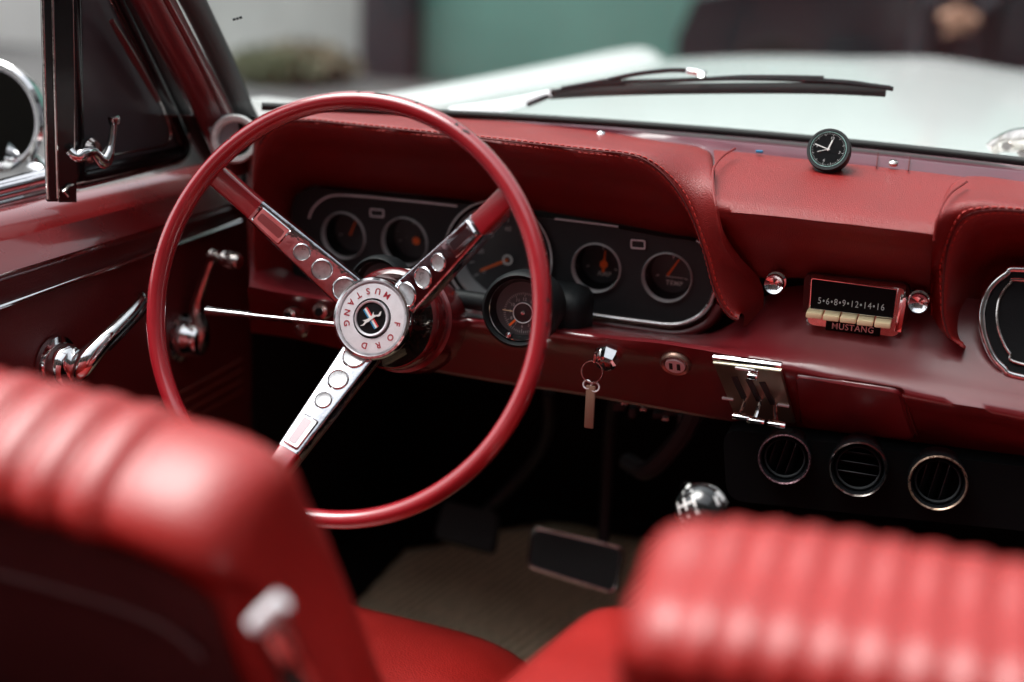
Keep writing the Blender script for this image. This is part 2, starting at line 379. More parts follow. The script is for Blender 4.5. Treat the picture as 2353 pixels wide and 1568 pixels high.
# header rail across the top of the screen, right pillar
hr = [glass_pt(x, .43) for x in np.linspace(-.66, .84, 24)]
MB().add(*tube(hr, .02, 14)).make('header_rail', M['paint'], body)
rpil = [(.845, yb(.84)-.76*h, 1.03+h) for h in np.linspace(-.06, .43, 12)]
MB().add(*tube(rpil, .024, 14)).make('windscreen_pillar', M['paint'], body)
# tub: firewall, kick panels, sill sides, rear bulkhead
tub = MB()
def sheet(b, p0, p1, p2, p3): b.add([p0, p1, p2, p3], [[0, 1, 2, 3]])
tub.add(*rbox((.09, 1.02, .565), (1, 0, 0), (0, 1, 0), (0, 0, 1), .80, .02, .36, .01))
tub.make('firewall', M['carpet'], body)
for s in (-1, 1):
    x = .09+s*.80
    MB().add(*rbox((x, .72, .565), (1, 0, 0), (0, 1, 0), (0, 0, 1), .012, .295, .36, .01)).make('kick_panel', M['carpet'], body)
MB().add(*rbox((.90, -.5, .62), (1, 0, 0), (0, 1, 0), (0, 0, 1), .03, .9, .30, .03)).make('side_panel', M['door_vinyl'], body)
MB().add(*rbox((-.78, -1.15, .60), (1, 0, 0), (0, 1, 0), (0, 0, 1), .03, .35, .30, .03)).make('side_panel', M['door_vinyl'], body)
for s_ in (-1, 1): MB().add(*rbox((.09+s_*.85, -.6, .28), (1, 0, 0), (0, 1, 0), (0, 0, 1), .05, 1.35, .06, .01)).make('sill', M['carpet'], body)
MB().add(*rbox((.09, -1.72, .62), (1, 0, 0), (0, 1, 0), (0, 0, 1), .86, .12, .36, .04)).make('rear_bulkhead', M['body'], body)
for s in (-1, 1):     # outer rear quarters
    MB().add(*rbox((.09+s*.93, -1.9, .62), (1, 0, 0), (0, 1, 0), (0, 0, 1), .04, 1.0, .33, .04)).make('rear_quarter', M['body'], body)
MB().add(*rbox((.09, -2.3, .88), (1, 0, 0), (0, 1, 0), (0, 0, 1), .9, .55, .04, .03)).make('boot_lid', M['body'], body)
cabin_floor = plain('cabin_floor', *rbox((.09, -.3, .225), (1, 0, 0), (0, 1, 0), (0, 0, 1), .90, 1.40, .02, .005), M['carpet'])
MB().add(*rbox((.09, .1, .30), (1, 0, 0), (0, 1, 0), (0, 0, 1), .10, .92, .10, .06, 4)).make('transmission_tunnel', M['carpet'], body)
for (x, y) in ((-.72, 1.55), (.90, 1.55), (-.72, -1.75), (.90, -1.75)):
    wv, wf = lathe([(.20, -.08), (.30, -.09), (.325, -.06), (.33, 0), (.325, .06), (.30, .09), (.20, .08)], (x, y, .33), (1, 0, 0), 40)
    ty = MB().add(wv, wf).make('tyre', M['rubber'], body)
    MB().add(*lathe([(.0, .05), (.05, .06), (.12, .03), (.19, .05), (.205, .08)], (x, y, .33), ((-1 if x < 0 else 1), 0, 0), 32)).make('hubcap', M['chrome'], ty)

# wiper
wp = thing('windscreen_wiper', 'black wiper blade on its arm lying low across the windscreen', 'wiper', KY(1200, 262, .52))
YW = .455
def W(u, v, dy=0): return KY(u, v, YW+dy)
bl = catmull([W(1262, 217), W(1379, 210), W(1550, 205), (W(1750, 203)), W(1900, 204), W(2036, 210)], 30)
MB().add(*tube(bl, .0028, 8, ry=.0064, up=(0, 0, 1))).make('rubber_blade', M['rubber'], wp)
bl2 = catmull([W(1266, 213), W(1400, 192), W(1540, 186), (W(1700, 181)), W(1890, 186), W(2046, 203)], 30)
br = MB().add(*tube(bl2, .0030, 8)).make('blade_bridge', M['blackg'], wp)
mb = MB(); mb.add(*tube(catmull([W(1600, 184), W(1700, 178), W(1800, 178), W(1893, 180)], 14), .0028, 8)); mb.add(*tube(catmull([W(1880, 184), W(1960, 190), W(2022, 200)], 10), .0024, 8))
mb.add(*rbox(W(2030, 201), (1, 0, -.1), (0, 1, 0), (0, 0, 1), .011, .002, .0025, .001)); mb.make('blade_claw', M['blackg'], wp)
MB().add(*tube(catmull([W(1290, 204), W(1380, 188), W(1460, 171), W(1540, 162), W(1580, 163)], 16), .0030, 8)).make('arm_rod', M['blackg'], wp)
mb = MB(); mb.add(*rbox(W(1600, 166), (1, 0, -.1), (0, 1, 0), (0, 0, 1), .012, .004, .004, .0015)); mb.add(*lathe([(0, .003), (.004, .003), (.005, 0)], W(1612, 172, -.004), (0, -1, .2), 14)); mb.make('pivot_clip', M['chrome'], wp)
arm = [KY(1040, 262, .545), KY(1120, 250, .52), KY(1200, 233, .48), KY(1270, 214, YW)]
MB().add(*tube(catmull(arm, 12), [.009, .0085, .007, .005], 10)).make('wiper_arm', M['silver'], wp)
MB().add(*tube(catmull([W(1212, 241), W(1240, 230), W(1272, 216)], 8), .0032, 8)).make('arm_spring', M['blackg'], wp)
w2 = thing('wiper_pivot', 'silver wiper pivot cap at the right end of the cowl', 'wiper', KY(2320, 345, .56))
mb = MB(); mb.add(*tube(catmull([KY(2275, 345, .56), KY(2300, 330, .56), KY(2353, 322, .54), KY(2460, 318, .50)], 14), [.008, .014, .015, .010], 14)); mb.make('arm_base', M['chromed'], w2)
for u_, v_ in ((2313, 338), (2350, 352)): MB().add(*lathe([(0, .003), (.005, .003), (.006, 0)], KY(u_, v_, .535), (0, -1, .4), 14)).make('screw_head', M['chromed'], w2)

# outside mirror
mr = thing('wing_mirror', 'round chrome wing mirror on a swept stalk outside the left door', 'mirror', KX(60, 430, -.86))
mc = KX(-9, 268, -.93); mn = nrm((.06, -1, .05))
MB().add(*lathe([(.0, -.05), (.03, -.046), (.055, -.03), (.066, -.008), (.069, .004), (.066, .009), (.061, .008), (.060, .002)], mc, mn, 60)).make('mirror_shell', M['chrome'], mr)
MB().add(*lathe([(.0605, .002), (.057, .0045), (.0555, .001)], mc, mn, 60)).make('inner_bezel', M['silver'], mr)
darkmir = mat('mirror_glass', (.10, .13, .13), .03, metal=1)  # dark reflection painted in as the base colour of the glass
MB().add(*disc(mc+mn*.0012, mn, .0558, 48)).make('mirror_glass', darkmir, mr)
st = catmull([KX(15, 360, -.92), KX(60, 372, -.90), KX(96, 392, -.87), KX(150, 425, -.83)], 16)
mb = MB(); mb.add(*tube(st, [.020, .014, .012, .020], 16, ry=None)); mb.add(*tube(catmull([KX(-60, 452, -.83), KX(20, 432, -.83), KX(112, 412, -.82)], 12), [.010, .012, .014], 14)); mb.make('mirror_stalk', M['chrome'], mr)

# ------------------------------------------------------------------ driver's door
def fit_row(px, x, ys_, deg=1):
    P = A_([KX(u, v, x) for u, v in px]); c = np.polyfit(P[:, 1], P[:, 2], deg); return [(x, y, float(np.polyval(c, y))) for y in ys_]
YS = np.linspace(-1.0, .41, 60)
top_px = [(0, 486), (155, 448), (300, 418), (455, 384)]
cr_px = [(0, 633), (185, 570), (379, 516)]
r0 = fit_row(top_px, -.765, YS); rc = fit_row(cr_px, -.690, YS); rs = fit_row([(0, 700), (158, 640), (284, 600), (363, 570)], -.703, YS)
rows = []
for i, y in enumerate(YS):
    zt, zc, zs = r0[i][2], rc[i][2], rs[i][2]
    pts = [(-.800, zt-.02), (-.785, zt-.003), (-.765, zt+.001), (-.748, zt-.008), (-.730, zt-.026), (-.712, zt*.62+zc*.38), (-.700, zt*.30+zc*.70), (-.692, zt*.1+zc*.9), (-.689, zc), (-.692, zc-.007), (-.699, zc-.011)]
    rows.append([(a, y, b) for a, b in pts])
door = MB().add(*grid(rows)).make('door', M['gloss'], body, angle=50)
rows = []
for i, y in enumerate(YS):
    zc, zs = rc[i][2], rs[i][2]
    prof = [(-.6985, zc-.010), (-.7005, (zc+zs)/2), (-.7015, zs), (-.7000, zs-.03), (-.697, zs-.10), (-.697, .62), (-.70, .5), (-.703, .40), (-.72, .33), (-.78, .31)]
    rows.append([(a, y, b) for a, b in prof])
MB().add(*grid(rows)).make('door_trim_panel', M['door_vinyl'], door)
sw = [(-.6985, y, z) for (_, y, z) in rs][:-1]
MB().add(*tube(sw, .0055, 12, ry=.0035, up=(0, 0, 1))).make('chrome_strip', M['chrome'], door)
mb = MB()
for dz in (.19, .205, .22, .235): mb.add(*tube([(-.6965, y, z-dz) for (_, y, z) in rs][34:-1], .0018, 6))
mb.make('panel_piping', mat('piping_vinyl', (.22, .03, .012), .45), door)
MB().add(*rbox((-.80, .41-.70, .58), (1, 0, 0), (0, 1, 0), (0, 0, 1), .02, .70, .29, .015)).make('outer_skin', M['body'], door)
# hinge face of the door and rubber
MB().add(*rbox((-.745, .421, .60), (1, 0, 0), (0, 1, 0), (0, 0, 1), .044, .009, .30, .006)).make('door_edge', M['rubber'], door)
# outer belt mouldings
for k, (dv, rr) in enumerate(((0, .006), (16, .005), (34, .006))):
    p = [KX(u, v, -.80) for u, v in ((-120, 466+dv), (0, 436+dv), (112, 408+dv))]
    MB().add(*tube(catmull(p, 10), rr, 10)).make('belt_moulding', M['chrome'], door)
# vent window post and frame
XV = -.725
def V(u, v, x=XV): return KX(u, v, x)
mb = MB()
for (u0, u1, wd, dx) in ((106, 119, .0075, 0), (142, 152, .0135, .002)):
    mb.add(*tube([V(u0-3, -90), V(u0, 0), V(u1, 462)], wd, 4, ry=wd*.9, up=(0, 1, 0)))
post = mb.make('vent_post', M['blackg'], door)
mb = MB(); mb.add(*tube([V(96, -90, XV+.006), V(98, 0, XV+.006), V(110, 458, XV+.006)], .0016, 8)); mb.add(*tube([V(118, -90, XV+.008), V(120, 0, XV+.008), V(133, 456, XV+.008)], .0018, 8))
mb.make('post_bead', M['chromed'], door)
fr = round_poly([V(156, -140), V(168, 412), V(425, 352), V(395, 275), V(196, -140)], [.02, .01, .035, .03, .02], 8)
fr = catmull(fr, 140, True)
frm = MB().add(*tube(fr, .0125, 12, closed=True)).make('vent_frame', M['blackg'], door)
fr2 = catmull(round_poly([V(164, -140, XV+.012), V(172, 372, XV+.012), V(398, 332, XV+.012), V(385, 270, XV+.012), V(186, -140, XV+.012)], [.02, .01, .03, .03, .02], 8), 120, True)
MB().add(*tube(fr2, .0014, 8, closed=True)).make('frame_bead', M['chromed'], door)
MB().add(*tube([V(256, 48, XV+.014), V(300, 122, XV+.014), V(364, 232, XV+.014)], [.003, .0045, .003], 8)).make('frame_stripe', M['paint'], door)
fr3 = catmull([V(157, 450, XV+.010), V(157, 428, XV+.010), V(300, 396, XV+.010), V(410, 362, XV+.010), V(432, 335, XV+.010), V(434, 308, XV+.010)], 50)
MB().add(*tube(fr3, .0022, 8)).make('lower_bead', M['chromed'], door)
mb = MB(); mb.add(*tube(catmull([V(240, -110, XV+.004), V(290, 0, XV+.004), V(360, 120, XV+.004), V(450, 300, XV+.004), V(500, 372, XV+.004)], 24), .014, 12))
mb.make('vent_rubber', M['rubber'], door)
gp = round_poly([V(160, -140), V(168, 400), V(415, 345), V(390, 275), V(196, -140)], [.02, .01, .03, .03, .02], 5)
MB().add(*prism(gp, (.004, 0, 0))).make('vent_glass', mat('dark_grey_pane', (.075, .078, .088), .35, spec=.4, var=(6, .1)), door, smooth=False)  # opaque pane in a nearly even dark grey
# vent latch
lt = catmull([V(160, 346, XV+.02), V(176, 360, XV+.026), V(196, 352, XV+.03), V(214, 350, XV+.03), V(236, 372, XV+.028), V(250, 352, XV+.03), V(257, 318, XV+.03), V(262, 276, XV+.03)], 40)
lh = MB().add(*tube(lt, [.0045, .007, .0055, .006, .008, .005, .004, .0045], 12)); lh.add(*rbox(V(262, 277, XV+.03), (0, 1, .1), (0, -.1, 1), (1, 0, 0), .006, .005, .004, .001))
lh = lh.make('vent_latch', M['chrome'], door)
MB().add(*lathe([(.013, 0), (.014, .004), (.011, .008), (.0, .010)], V(205, 346, XV+.008), (1, 0, 0), 24)).make('latch_pivot', M['chromed'], door)
# window crank
XP = -.697
cb = KX(415, 775, XP)
ck = MB().add(*lathe([(.030, 0), (.0305, .004), (.024, .006), (.0235, .014), (.021, .017), (.0205, .026), (.018, .030), (.0, .031)], cb, (1, 0, 0), 40)).make('window_crank', M['chrome'], door)
kp = KX(489, 588, XP+.045)
pa = [cb+A_([.018, .0, -.012]), cb+A_([.024, .004, .012]), cb*.55+kp*.45+A_([.0, .004, -.004]), kp]
MB().add(*tube(catmull(pa, 24), [.0145, .012, .007, .0055, .005], 14, ry=None)).make('crank_arm', M['chromed'], door)
MB().add(*lathe([(.0, -.006), (.006, -.006), (.0085, 0), (.007, .007), (.003, .009), (.003, .016), (.0095, .017), (.0105, .022), (.0105, .036), (.008, .040), (.0, .040)], kp, (1, -.12, -.05), 24)).make('crank_knob', M['chromed'], door)
# door pull handle
hb = KX(125, 838, XP)
dh = MB().add(*lathe([(.031, 0), (.031, .005), (.025, .007), (.0245, .020), (.021, .024), (.0, .025)], hb, (1, 0, 0), 40)).make('door_handle', M['chrome'], door)
pa = catmull([hb+A_([.016, .008, -.010]), KX(190, 835, XP+.03), KX(240, 783, XP+.042), KX(290, 732, XP+.046), KX(318, 700, XP+.044), KX(326, 678, XP+.036), KX(314, 676, XP+.024)], 40)
lev = MB().add(*tube(pa, [.0155, .013, .0095, .0080, .0072, .0055, .003], 16, ry=None)).make('handle_lever', M['chrome'], door)
mb = MB()
for k in (-1, 0, 1):
    q = pa[12:34]+A_([.009-abs(k)*.0012, 0, 0])+A_([0, .5, -.86])*(.0045*k+.003); mb.add(*tube(q, .0010, 6))
mb.make('lever_rib', M['blackg'], door)
# round pod at the pillar base
pod = thing('pillar_pod', 'round silver ringed pod on a grey bracket at the foot of the left windscreen pillar', 'pod', KX(541, 320, -.625))
pc = KX(541, 320, -.625); pn = nrm((.42, -1, .25))
MB().add(*lathe([(.024, -.02), (.0275, -.004), (.0285, .004), (.0260, .009), (.0215, .008), (.0195, .002), (.0205, -.012)], pc, pn, 48)).make('pod_ring', mat('pale_ring', (.85, .86, .84), .35, var=(200, .2)), pod)
MB().add(*disc(pc-pn*.010, pn, .0208)).make('pod_face', M['blackg'], pod)
bp_ = [KP(u, v, pc-pn*.006, pn) for u, v in ((476, 296), (497, 266), (545, 262), (550, 330), (520, 345), (500, 330))]
MB().add(*prism(round_poly(bp_, .006), -pn*.012)).make('pod_bracket', mat('grey_bracket', (.30, .33, .36), .4), pod, smooth=False)

# ------------------------------------------------------------------ dashboard
dash = thing('dashboard', 'red padded dashboard with stitched hood edge over a painted metal lower panel', 'dashboard', (.09, .32, .85))
def kz(l, z): return [KZ(u, v, z) for u, v in l]
def ky(l, y): return [KY(p[0], p[1], (p[2] if len(p) > 2 else y)) for p in l]
def patch(rows, n=None, sub=3):
    """rows: list of equal-length point lists -> denser smooth grid across the rows"""
    A0 = A_(rows); out = [catmull(A0[:, j], sub*(len(rows)-1)+1) for j in range(A0.shape[1])]
    return grid(A_(out))
# driver's hood: outer boundary, stitched lip, inner boundary
N = 150
S_px = [(592, 650), (586, 560), (584, 450), (590, 370), (612, 310), (655, 280), (720, 277), (800, 285), (1000, 306), (1200, 327), (1350, 344), (1435, 353), (1490, 371), (1545, 420), (1590, 495), (1620, 580), (1638, 650), (1658, 698), (1680, 726), (1698, 733)]
S = catmull([KY(u, v, .242) for u, v in S_px], N)
O = catmull([KY(574, 650, .275), KY(570, 560, .30), KY(567, 450, .31), KY(570, 340, .315), KZ(585, 285, 1.018), KZ(615, 262, 1.022), KZ(680, 257, 1.022), KZ(780, 259, 1.022), KZ(1000, 266, 1.022), KZ(1200, 280, 1.022), KZ(1400, 306, 1.022), KZ(1520, 326, 1.022), KZ(1620, 343, 1.022), KY(1638, 380, .29), KY(1644, 440, .232), KY(1660, 525, .222), KY(1700, 590, .246), KY(1744, 640, .276), KY(1754, 690, .282), KY(1736, 716, .276), KY(1710, 728, .264)], N)
I_ = catmull([KY(700, 665, .335), KY(676, 560, .335), KY(674, 500, .335), KY(682, 455, .335), KY(705, 432, .335), KY(740, 428, .335), KY(822, 436, .335), KY(950, 447, .335), KY(1060, 460, .335), KY(1200, 478, .335), KY(1350, 503, .335), KY(1460, 522, .335), KY(1550, 540, .335), KY(1600, 552, .335), KY(1625, 585, .335), KY(1640, 630, .335), KY(1650, 680, .335), KY(1664, 715, .335), KY(1692, 733, .30)], N)
def hood_pad(O, S, I_, rnd=.006):
    rows = [O-A_([0, 0, .012]), O, O*.62+S*.38+A_([0, 0, .004]), O*.30+S*.70+A_([0, -.002, .006]), O*.12+S*.88+A_([0, -.004, .004]), S+A_([0, -.003, 0]), S*.93+I_*.07+A_([0, -.0075, 0]), S*.80+I_*.20+A_([0, -.006, 0]), S*.55+I_*.45+A_([0, .012, 0]), S*.2+I_*.8+A_([0, .010, 0]), I_]
    return rows
rows = hood_pad(O, S, I_); dp = MB().add(*patch(rows, sub=3)).make('driver_hood_pad', M['pad'], dash, angle=80)
def stitching(name, O, S, I_, a, b, step, par, off=.011):
    st, gr = MB(), MB(); seg = S[a:b]; ln = np.concatenate([[0], np.cumsum(np.linalg.norm(np.diff(seg, axis=0), axis=1))])
    def at(C, s): return A_([np.interp(s, ln, C[a:b][:, k]) for k in range(3)])
    base = S+A_([0, -.003, 0])
    up = (O-S); up = up/np.linalg.norm(up, axis=1, keepdims=True); dn = (I_-S); dn = dn/np.linalg.norm(dn, axis=1, keepdims=True)
    for side, vec, dd in ((0, up, .0048), (1, dn, .0050)):
        C = base+vec*dd+A_([0, -.0022, .0016 if side == 0 else -.0005])
        s = 0
        while s < ln[-1]-step*.6:
            p, q = at(C, s), at(C, s+step*.62); d = nrm(q-p); st.add(*tube([p, (p+q)/2+A_([0, -.0005, .0004]), q], .0009, 5)); s += step
    gr.add(*tube((base+A_([0, -.0006, 0]))[a:b], .0010, 5)); st.make(name, M['stitch'], par); gr.make('seam_groove', M['groove'], par)
stitching('stitching', O, S, I_, 30, N, .0068, dp)
# centre section
lip = [(1645, 476), (1700, 484), (1800, 495), (1900, 507), (2000, 519), (2080, 527), (2125, 531), (2150, 533)]
top = [(1640, 345), (1720, 352), (1820, 363), (1920, 374), (2010, 383), (2090, 392), (2160, 400), (2215, 407)]
bot = [(1692, 640), (1780, 640), (1860, 640), (1930, 646), (2000, 655), (2080, 665), (2130, 673), (2150, 680)]
n = 70
C0 = catmull([KZ(u, v, 1.022) for u, v in top], n); CL = catmull([KY(u, v, .210) for u, v in lip], n); CB = catmull([KY(u, v, .284) for u, v in bot], n)
rows = [C0-A_([0, 0, .012]), C0, C0*.66+CL*.34+A_([0, 0, .003]), C0*.33+CL*.67+A_([0, -.003, .004]), C0*.10+CL*.90+A_([0, -.003, .003]), CL, CL*.93+CB*.07+A_([0, -.001, -.001]), CL*.7+CB*.3+A_([0, .006, 0]), CL*.3+CB*.7+A_([0, .004, 0]), CB, CB+A_([0, .05, .004])]
cp = MB().add(*patch(rows, sub=3)).make('centre_pad', M['pad'], dash, angle=80)
# passenger hood
S2 = catmull([KY(u, v, .238) for u, v in ((2214, 797), (2184, 776), (2168, 730), (2166, 690), (2172, 600), (2190, 532), (2222, 494), (2275, 481), (2353, 484), (2470, 498), (2640, 520), (2860, 548), (3180, 592), (3420, 626))], N)
O2 = catmull([KY(2205, 800, .264), KY(2180, 790, .262), KY(2156, 766, .268), KY(2145, 735, .272), KY(2141, 675, .270), KY(2143, 600, .238), KY(2146, 540, .205), KY(2160, 475, .235), KZ(2215, 407, 1.022), KZ(2353, 418, 1.022), KZ(2470, 430, 1.022), KZ(2640, 449, 1.022), KZ(2860, 474, 1.022), KZ(3180, 514, 1.022), KZ(3420, 545, 1.022)], N)
I2 = catmull([KY(2236, 792, .30), KY(2248, 740, .31), KY(2256, 690, .31), KY(2275, 650, .31), KY(2300, 628, .31), KY(2353, 618, .31), KY(2430, 622, .31), KY(2520, 634, .31), KY(2600, 645, .31), KY(2740, 665, .31), KY(2900, 690, .31), KY(3180, 732, .31), KY(3420, 768, .31)], N)
pp2 = MB().add(*patch(hood_pad(O2, S2, I2), sub=3)).make('passenger_hood_pad', M['pad'], dash, angle=80)
stitching('stitching', O2, S2, I2, 4, 135, .0068, pp2)
# piping seams beside the centre pad
mb = MB(); mb.add(*tube(catmull([KZ(1690, 349, 1.0265), KY(1662, 366, .32), KY(1641, 395, .27), KY(1640, 440, .228), KY(1646, 478, .203), KY(1660, 540, .206)], 40)+A_([0, -.0045, .004]), .0013, 6)); mb.make('seam_piping', M['pad'], cp); mb = MB()
mb.add(*tube(catmull([KY(2220, 425, .30), KY(2180, 455, .245), KY(2156, 500, .205), KY(2145, 560, .203)], 40)+A_([0, -.0045, .004]), .0013, 6)); mb.make('seam_piping', M['pad'], cp)
# cowl strip between pad and screen
xs = np.linspace(-.585, .84, 60)
rows = []
C0all = catmull([KZ(u, v, 1.022) for u, v in ((585, 275), (680, 257), (780, 259), (1000, 266), (1200, 280), (1400, 306), (1640, 345), (1820, 363), (2010, 383), (2215, 407), (2353, 418), (2640, 449), (3000, 490), (3500, 555))], 200)
for x in xs:
    p = C0all[int(np.argmin(abs(C0all[:, 0]-x)))]; y1 = yb(x)-.004; y0 = min(p[1]-.004, y1-.012)
    rows.append([(x, y0-.02, 1.006), (x, y0, 1.019), (x, y0*.6+y1*.4, 1.0225), (x, y0*.5+y1*.5, 1.0265), (x, y0*.35+y1*.65, 1.0268), (x, y0*.3+y1*.7, 1.0235), (x, y1, 1.0255), (x, y1+.03, 1.0255)])
cw = MB().add(*grid(rows)).make('cowl_strip', M['mauve'], dash, angle=35)
for (u, v, mm) in ((1381, 306, 'chrome'), (2053, 373, 'chromed')):
    c_ = KZ(u, v, 1.029); sc_ = MB().add(*lathe([(0, .0022), (.003, .0018), (.0048, 0), (.005, -.003)], c_, (0, -.35, 1), 20)).make('screw', M[mm], cw)
    MB().add(*rbox(c_+A_([0, -.0006, .0022]), (1, .3, 0), (-.3, 1, 0), (0, 0, 1), .0036, .0005, .0004, .0002)).make('screw_slot', M['rubber'], cw)
for u, v in ((2018, 352), (2091, 361)):
    a_, b_ = KZ(u, v, 1.0275), KZ(u-4, v+32, 1.024); MB().add(*tube([a_, (a_+b_)/2+A_([0, 0, .001]), b_], .0007, 6)).make('panel_joint', M['groove'], cw)
MB().add(*rbox(KZ(1745, 349, 1.026), (1, 0, 0), (0, 1, 0), (0, 0, 1), .004, .002, .0015, .001)).make('retaining_clip', M['blue'], cw)
# lower metal panel
n = 110
cols = lambda L: catmull([KY(*p) for p in L], n)
RA = cols([(575, 560, .295), (700, 640, .295), (1000, 700, .295), (1345, 744, .298), (1500, 764, .298), (1620, 768, .298), (1690, 738, .298), (1760, 680, .296), (1860, 655, .295), (2100, 672, .295), (2353, 700, .295), (2600, 730, .295), (2900, 770, .295), (3420, 845, .295)])
RB = cols([(575, 600, .260), (700, 658, .260), (1000, 708, .260), (1345, 752, .252), (1500, 771, .252), (1620, 782, .252), (1720, 768, .250), (1850, 752, .248), (2080, 784, .248), (2353, 830, .248), (2600, 872, .248), (2900, 925, .248), (3420, 1020, .248)])
RC = cols([(575, 652, 0.202), (700, 676, 0.202), (1000, 718, 0.202), (1370, 768, 0.202), (1520, 782, 0.202), (1660, 803, 0.202), (1830, 840, 0.202), (2100, 898, 0.202), (2353, 950, 0.202), (2600, 1004, 0.202), (2900, 1066, 0.202), (3420, 1180, 0.202)])
RE = cols([(575, 760, 0.258), (700, 780, 0.258), (1000, 850, 0.258), (1340, 905, 0.258), (1450, 925, 0.258), (1640, 958, 0.258), (1830, 985, 0.258), (2070, 1016, 0.258), (2353, 1050, 0.258), (2600, 1080, 0.258), (2900, 1118, 0.258), (3420, 1215, 0.258)])
rows = [RA, RA*.5+RB*.5+A_([0, -.002, 0]), RB, RB*.5+RC*.5+A_([0, 0, -.001]), RB*.20+RC*.80+A_([0, -.001, -.0004]), RC+A_([0, -.0030, -.0028]), RC*.90+RE*.10+A_([0, -.0060, .0005]), RC*.78+RE*.22+A_([0, -.0050, 0]), RC*.6+RE*.4+A_([0, -.002, 0]), RC*.1+RE*.9, RE+A_([0, .004, -.004]), RE+A_([0, .03, -.002])]
lp = MB().add(*patch(rows, sub=3)).make('lower_metal_panel', M['paint'], dash, angle=80)
# ashtray drawer front: a raised rounded panel with a dark gap round it
def face_pt(u, v, lift=0.0):
    d = ray(u, v); best = None
    # surface between RC and RE at this pixel: march
    j = int(np.argmin(abs(RC[:, 0]-KY(u, v, .210)[0]))); c0, c1 = RC[j]+A_([0, -.0078, 0]), RE[j]+A_([0, -.0030, 0])
    nn = nrm(np.cross(RC[min(j+3, n-1)]-RC[max(j-3, 0)], c1-c0)); nn = nn if nn[1] < 0 else -nn
    return KP(u, v, c0+nn*lift, nn), nn
def face_poly(px, lift): return [face_pt(u, v, lift)[0] for u, v in px]
nn = face_pt(1950, 930)[1]
ap = [(1828, 856), (1850, 858), (1950, 873), (2060, 890), (2072, 897), (2086, 950), (2104, 1002), (2000, 995), (1842, 972)]
pl = face_pt(1950, 930, -.0035)[0]
MB().add(*bevel_prism(round_poly([KP(u+(u-1965)*.055, v+(v-930)*.055, pl, nn) for u, v in ap], .006), nn, .0012, .0004)).make('drawer_gap', M['groove'], lp)
MB().add(*bevel_prism(round_poly([KP(u, v, pl, nn) for u, v in ap], .006), nn, .0055, .0025)).make('ashtray_drawer', M['paint'], dash)
# passenger side dark panel with double chrome ring
gp_ = [(2640, 652), (2353, 620), (2312, 630), (2274, 664), (2256, 712), (2260, 762), (2278, 812), (2306, 846), (2353, 868), (2640, 914), (2980, 965), (2980, 690)]
np_ = nrm((0, -1, .40)); p0p = KY(2353, 868, .236)
pts = catmull([KP(u, v, p0p, np_) for u, v in gp_], 160, True)
pnl = MB().add(*bevel_prism([p-np_*.010 for p in pts], np_, .012, .002)).make('passenger_panel', mat('matt_black_panel', (.006, .007, .008), .7, spec=.15, bump=(900, .3, 'n')), dash)
MB().add(*tube(catmull([KP(u, v, p0p+np_*.002, np_) for u, v in gp_], 200, True), .0036, 10, closed=True)).make('panel_rim', M['chrome'], pnl)
ir = [(2640, 672), (2353, 644), (2322, 652), (2298, 684), (2291, 730), (2300, 774), (2320, 812), (2353, 838), (2640, 882), (2930, 926), (2930, 704)]
MB().add(*tube(catmull([KP(u, v, p0p+np_*.003, np_) for u, v in ir], 200, True), .0016, 8, closed=True)).make('inner_rim', M['chromed'], pnl)
# light and wiper knobs left of the column
for (u, v, r_) in ((742, 714, .011), (672, 722, .009)):
    c_ = KY(u, v, .20); k_ = MB().add(*lathe([(.004, -.03), (.004, -.012), (r_*.8, -.010), (r_, -.004), (r_, .004), (r_*.85, .008), (.0, .010)], c_, (0, -1, .1), 28)).make('switch_knob', M['chromed'], dash)
    MB().add(*disc(c_+A_([0, -.0104, .001]), (0, -1, .1), r_*.45, 20)).make('knob_cap', M['blackg'], k_)
MB().add(*rbox(KY(665, 690, .235), (1, 0, 0), (0, 1, 0), (0, 0, 1), .014, .003, .003, .001)).make('switch_plate', M['chromed'], dash)
c_ = KY(692, 757, .24); MB().add(*lathe([(.005, -.02), (.008, -.004), (.0095, 0), (.007, .004), (0, .005)], c_, (0, -1, .1), 24)).make('switch_knob', M['chromed'], dash)

# dash clock
ck_c = KY(1903, 343, .335); ckn = nrm(CAM-ck_c+A_([-.75, 0, -.02])); ckn = nrm((-.10, -1, .42))
clk = thing('dash_clock', 'small round black clock with white hands standing on the centre of the red dashboard', 'clock', ck_c+A_([0, .008, -.024]))
RCK = .0228
cb_ = MB().add(*lathe([(RCK*.86, 0.0), (RCK*.97, .0), (RCK, -.003), (RCK*1.0, -.010), (RCK*.92, -.020), (RCK*.6, -.027), (0, -.029)], ck_c, ckn, 56)).make('clock_case', M['black'], clk)
MB().add(*disc(ck_c-ckn*.0012, ckn, RCK*.88, 48)).make('clock_face', M['blackg'], clk)
ex, ey, _ = frame_from(ckn)
rot = R(-10)
ex, ey = ex*math.cos(rot)+ey*math.sin(rot), -ex*math.sin(rot)+ey*math.cos(rot)
def cpt(a, r, l=.0): a = R(90-a); return ck_c+(ex*math.cos(a)+ey*math.sin(a))*r-ckn*(.0008-l)
MB().add(*lathe([(RCK*.80, 0), (RCK*.815, .0003), (RCK*.83, 0)], ck_c-ckn*.0006, ckn, 60)).make('chapter_ring', mat('lume', (.35, .62, .58), .5), clk)
mb = MB()
for k in range(60):
    a = k*6; l_ = .06 if k % 5 else .11
    p, q = cpt(a, RCK*(.76-l_)), cpt(a, RCK*.76); mb.add(*rbox((p+q)/2, q-p, np.cross(ckn, q-p), ckn, np.linalg.norm(q-p)/2, .00013 if k % 5 else .00022, .0001, .00005, 1))
for s_, a in (('12', 0), ('3', 90), ('6', 180), ('9', 270)): mb.add(*text_mesh(s_, .0042, cpt(a, RCK*.54), ex, ey, .0001))
mb.make('hour_marks', M['grey'], clk)
mb = MB()
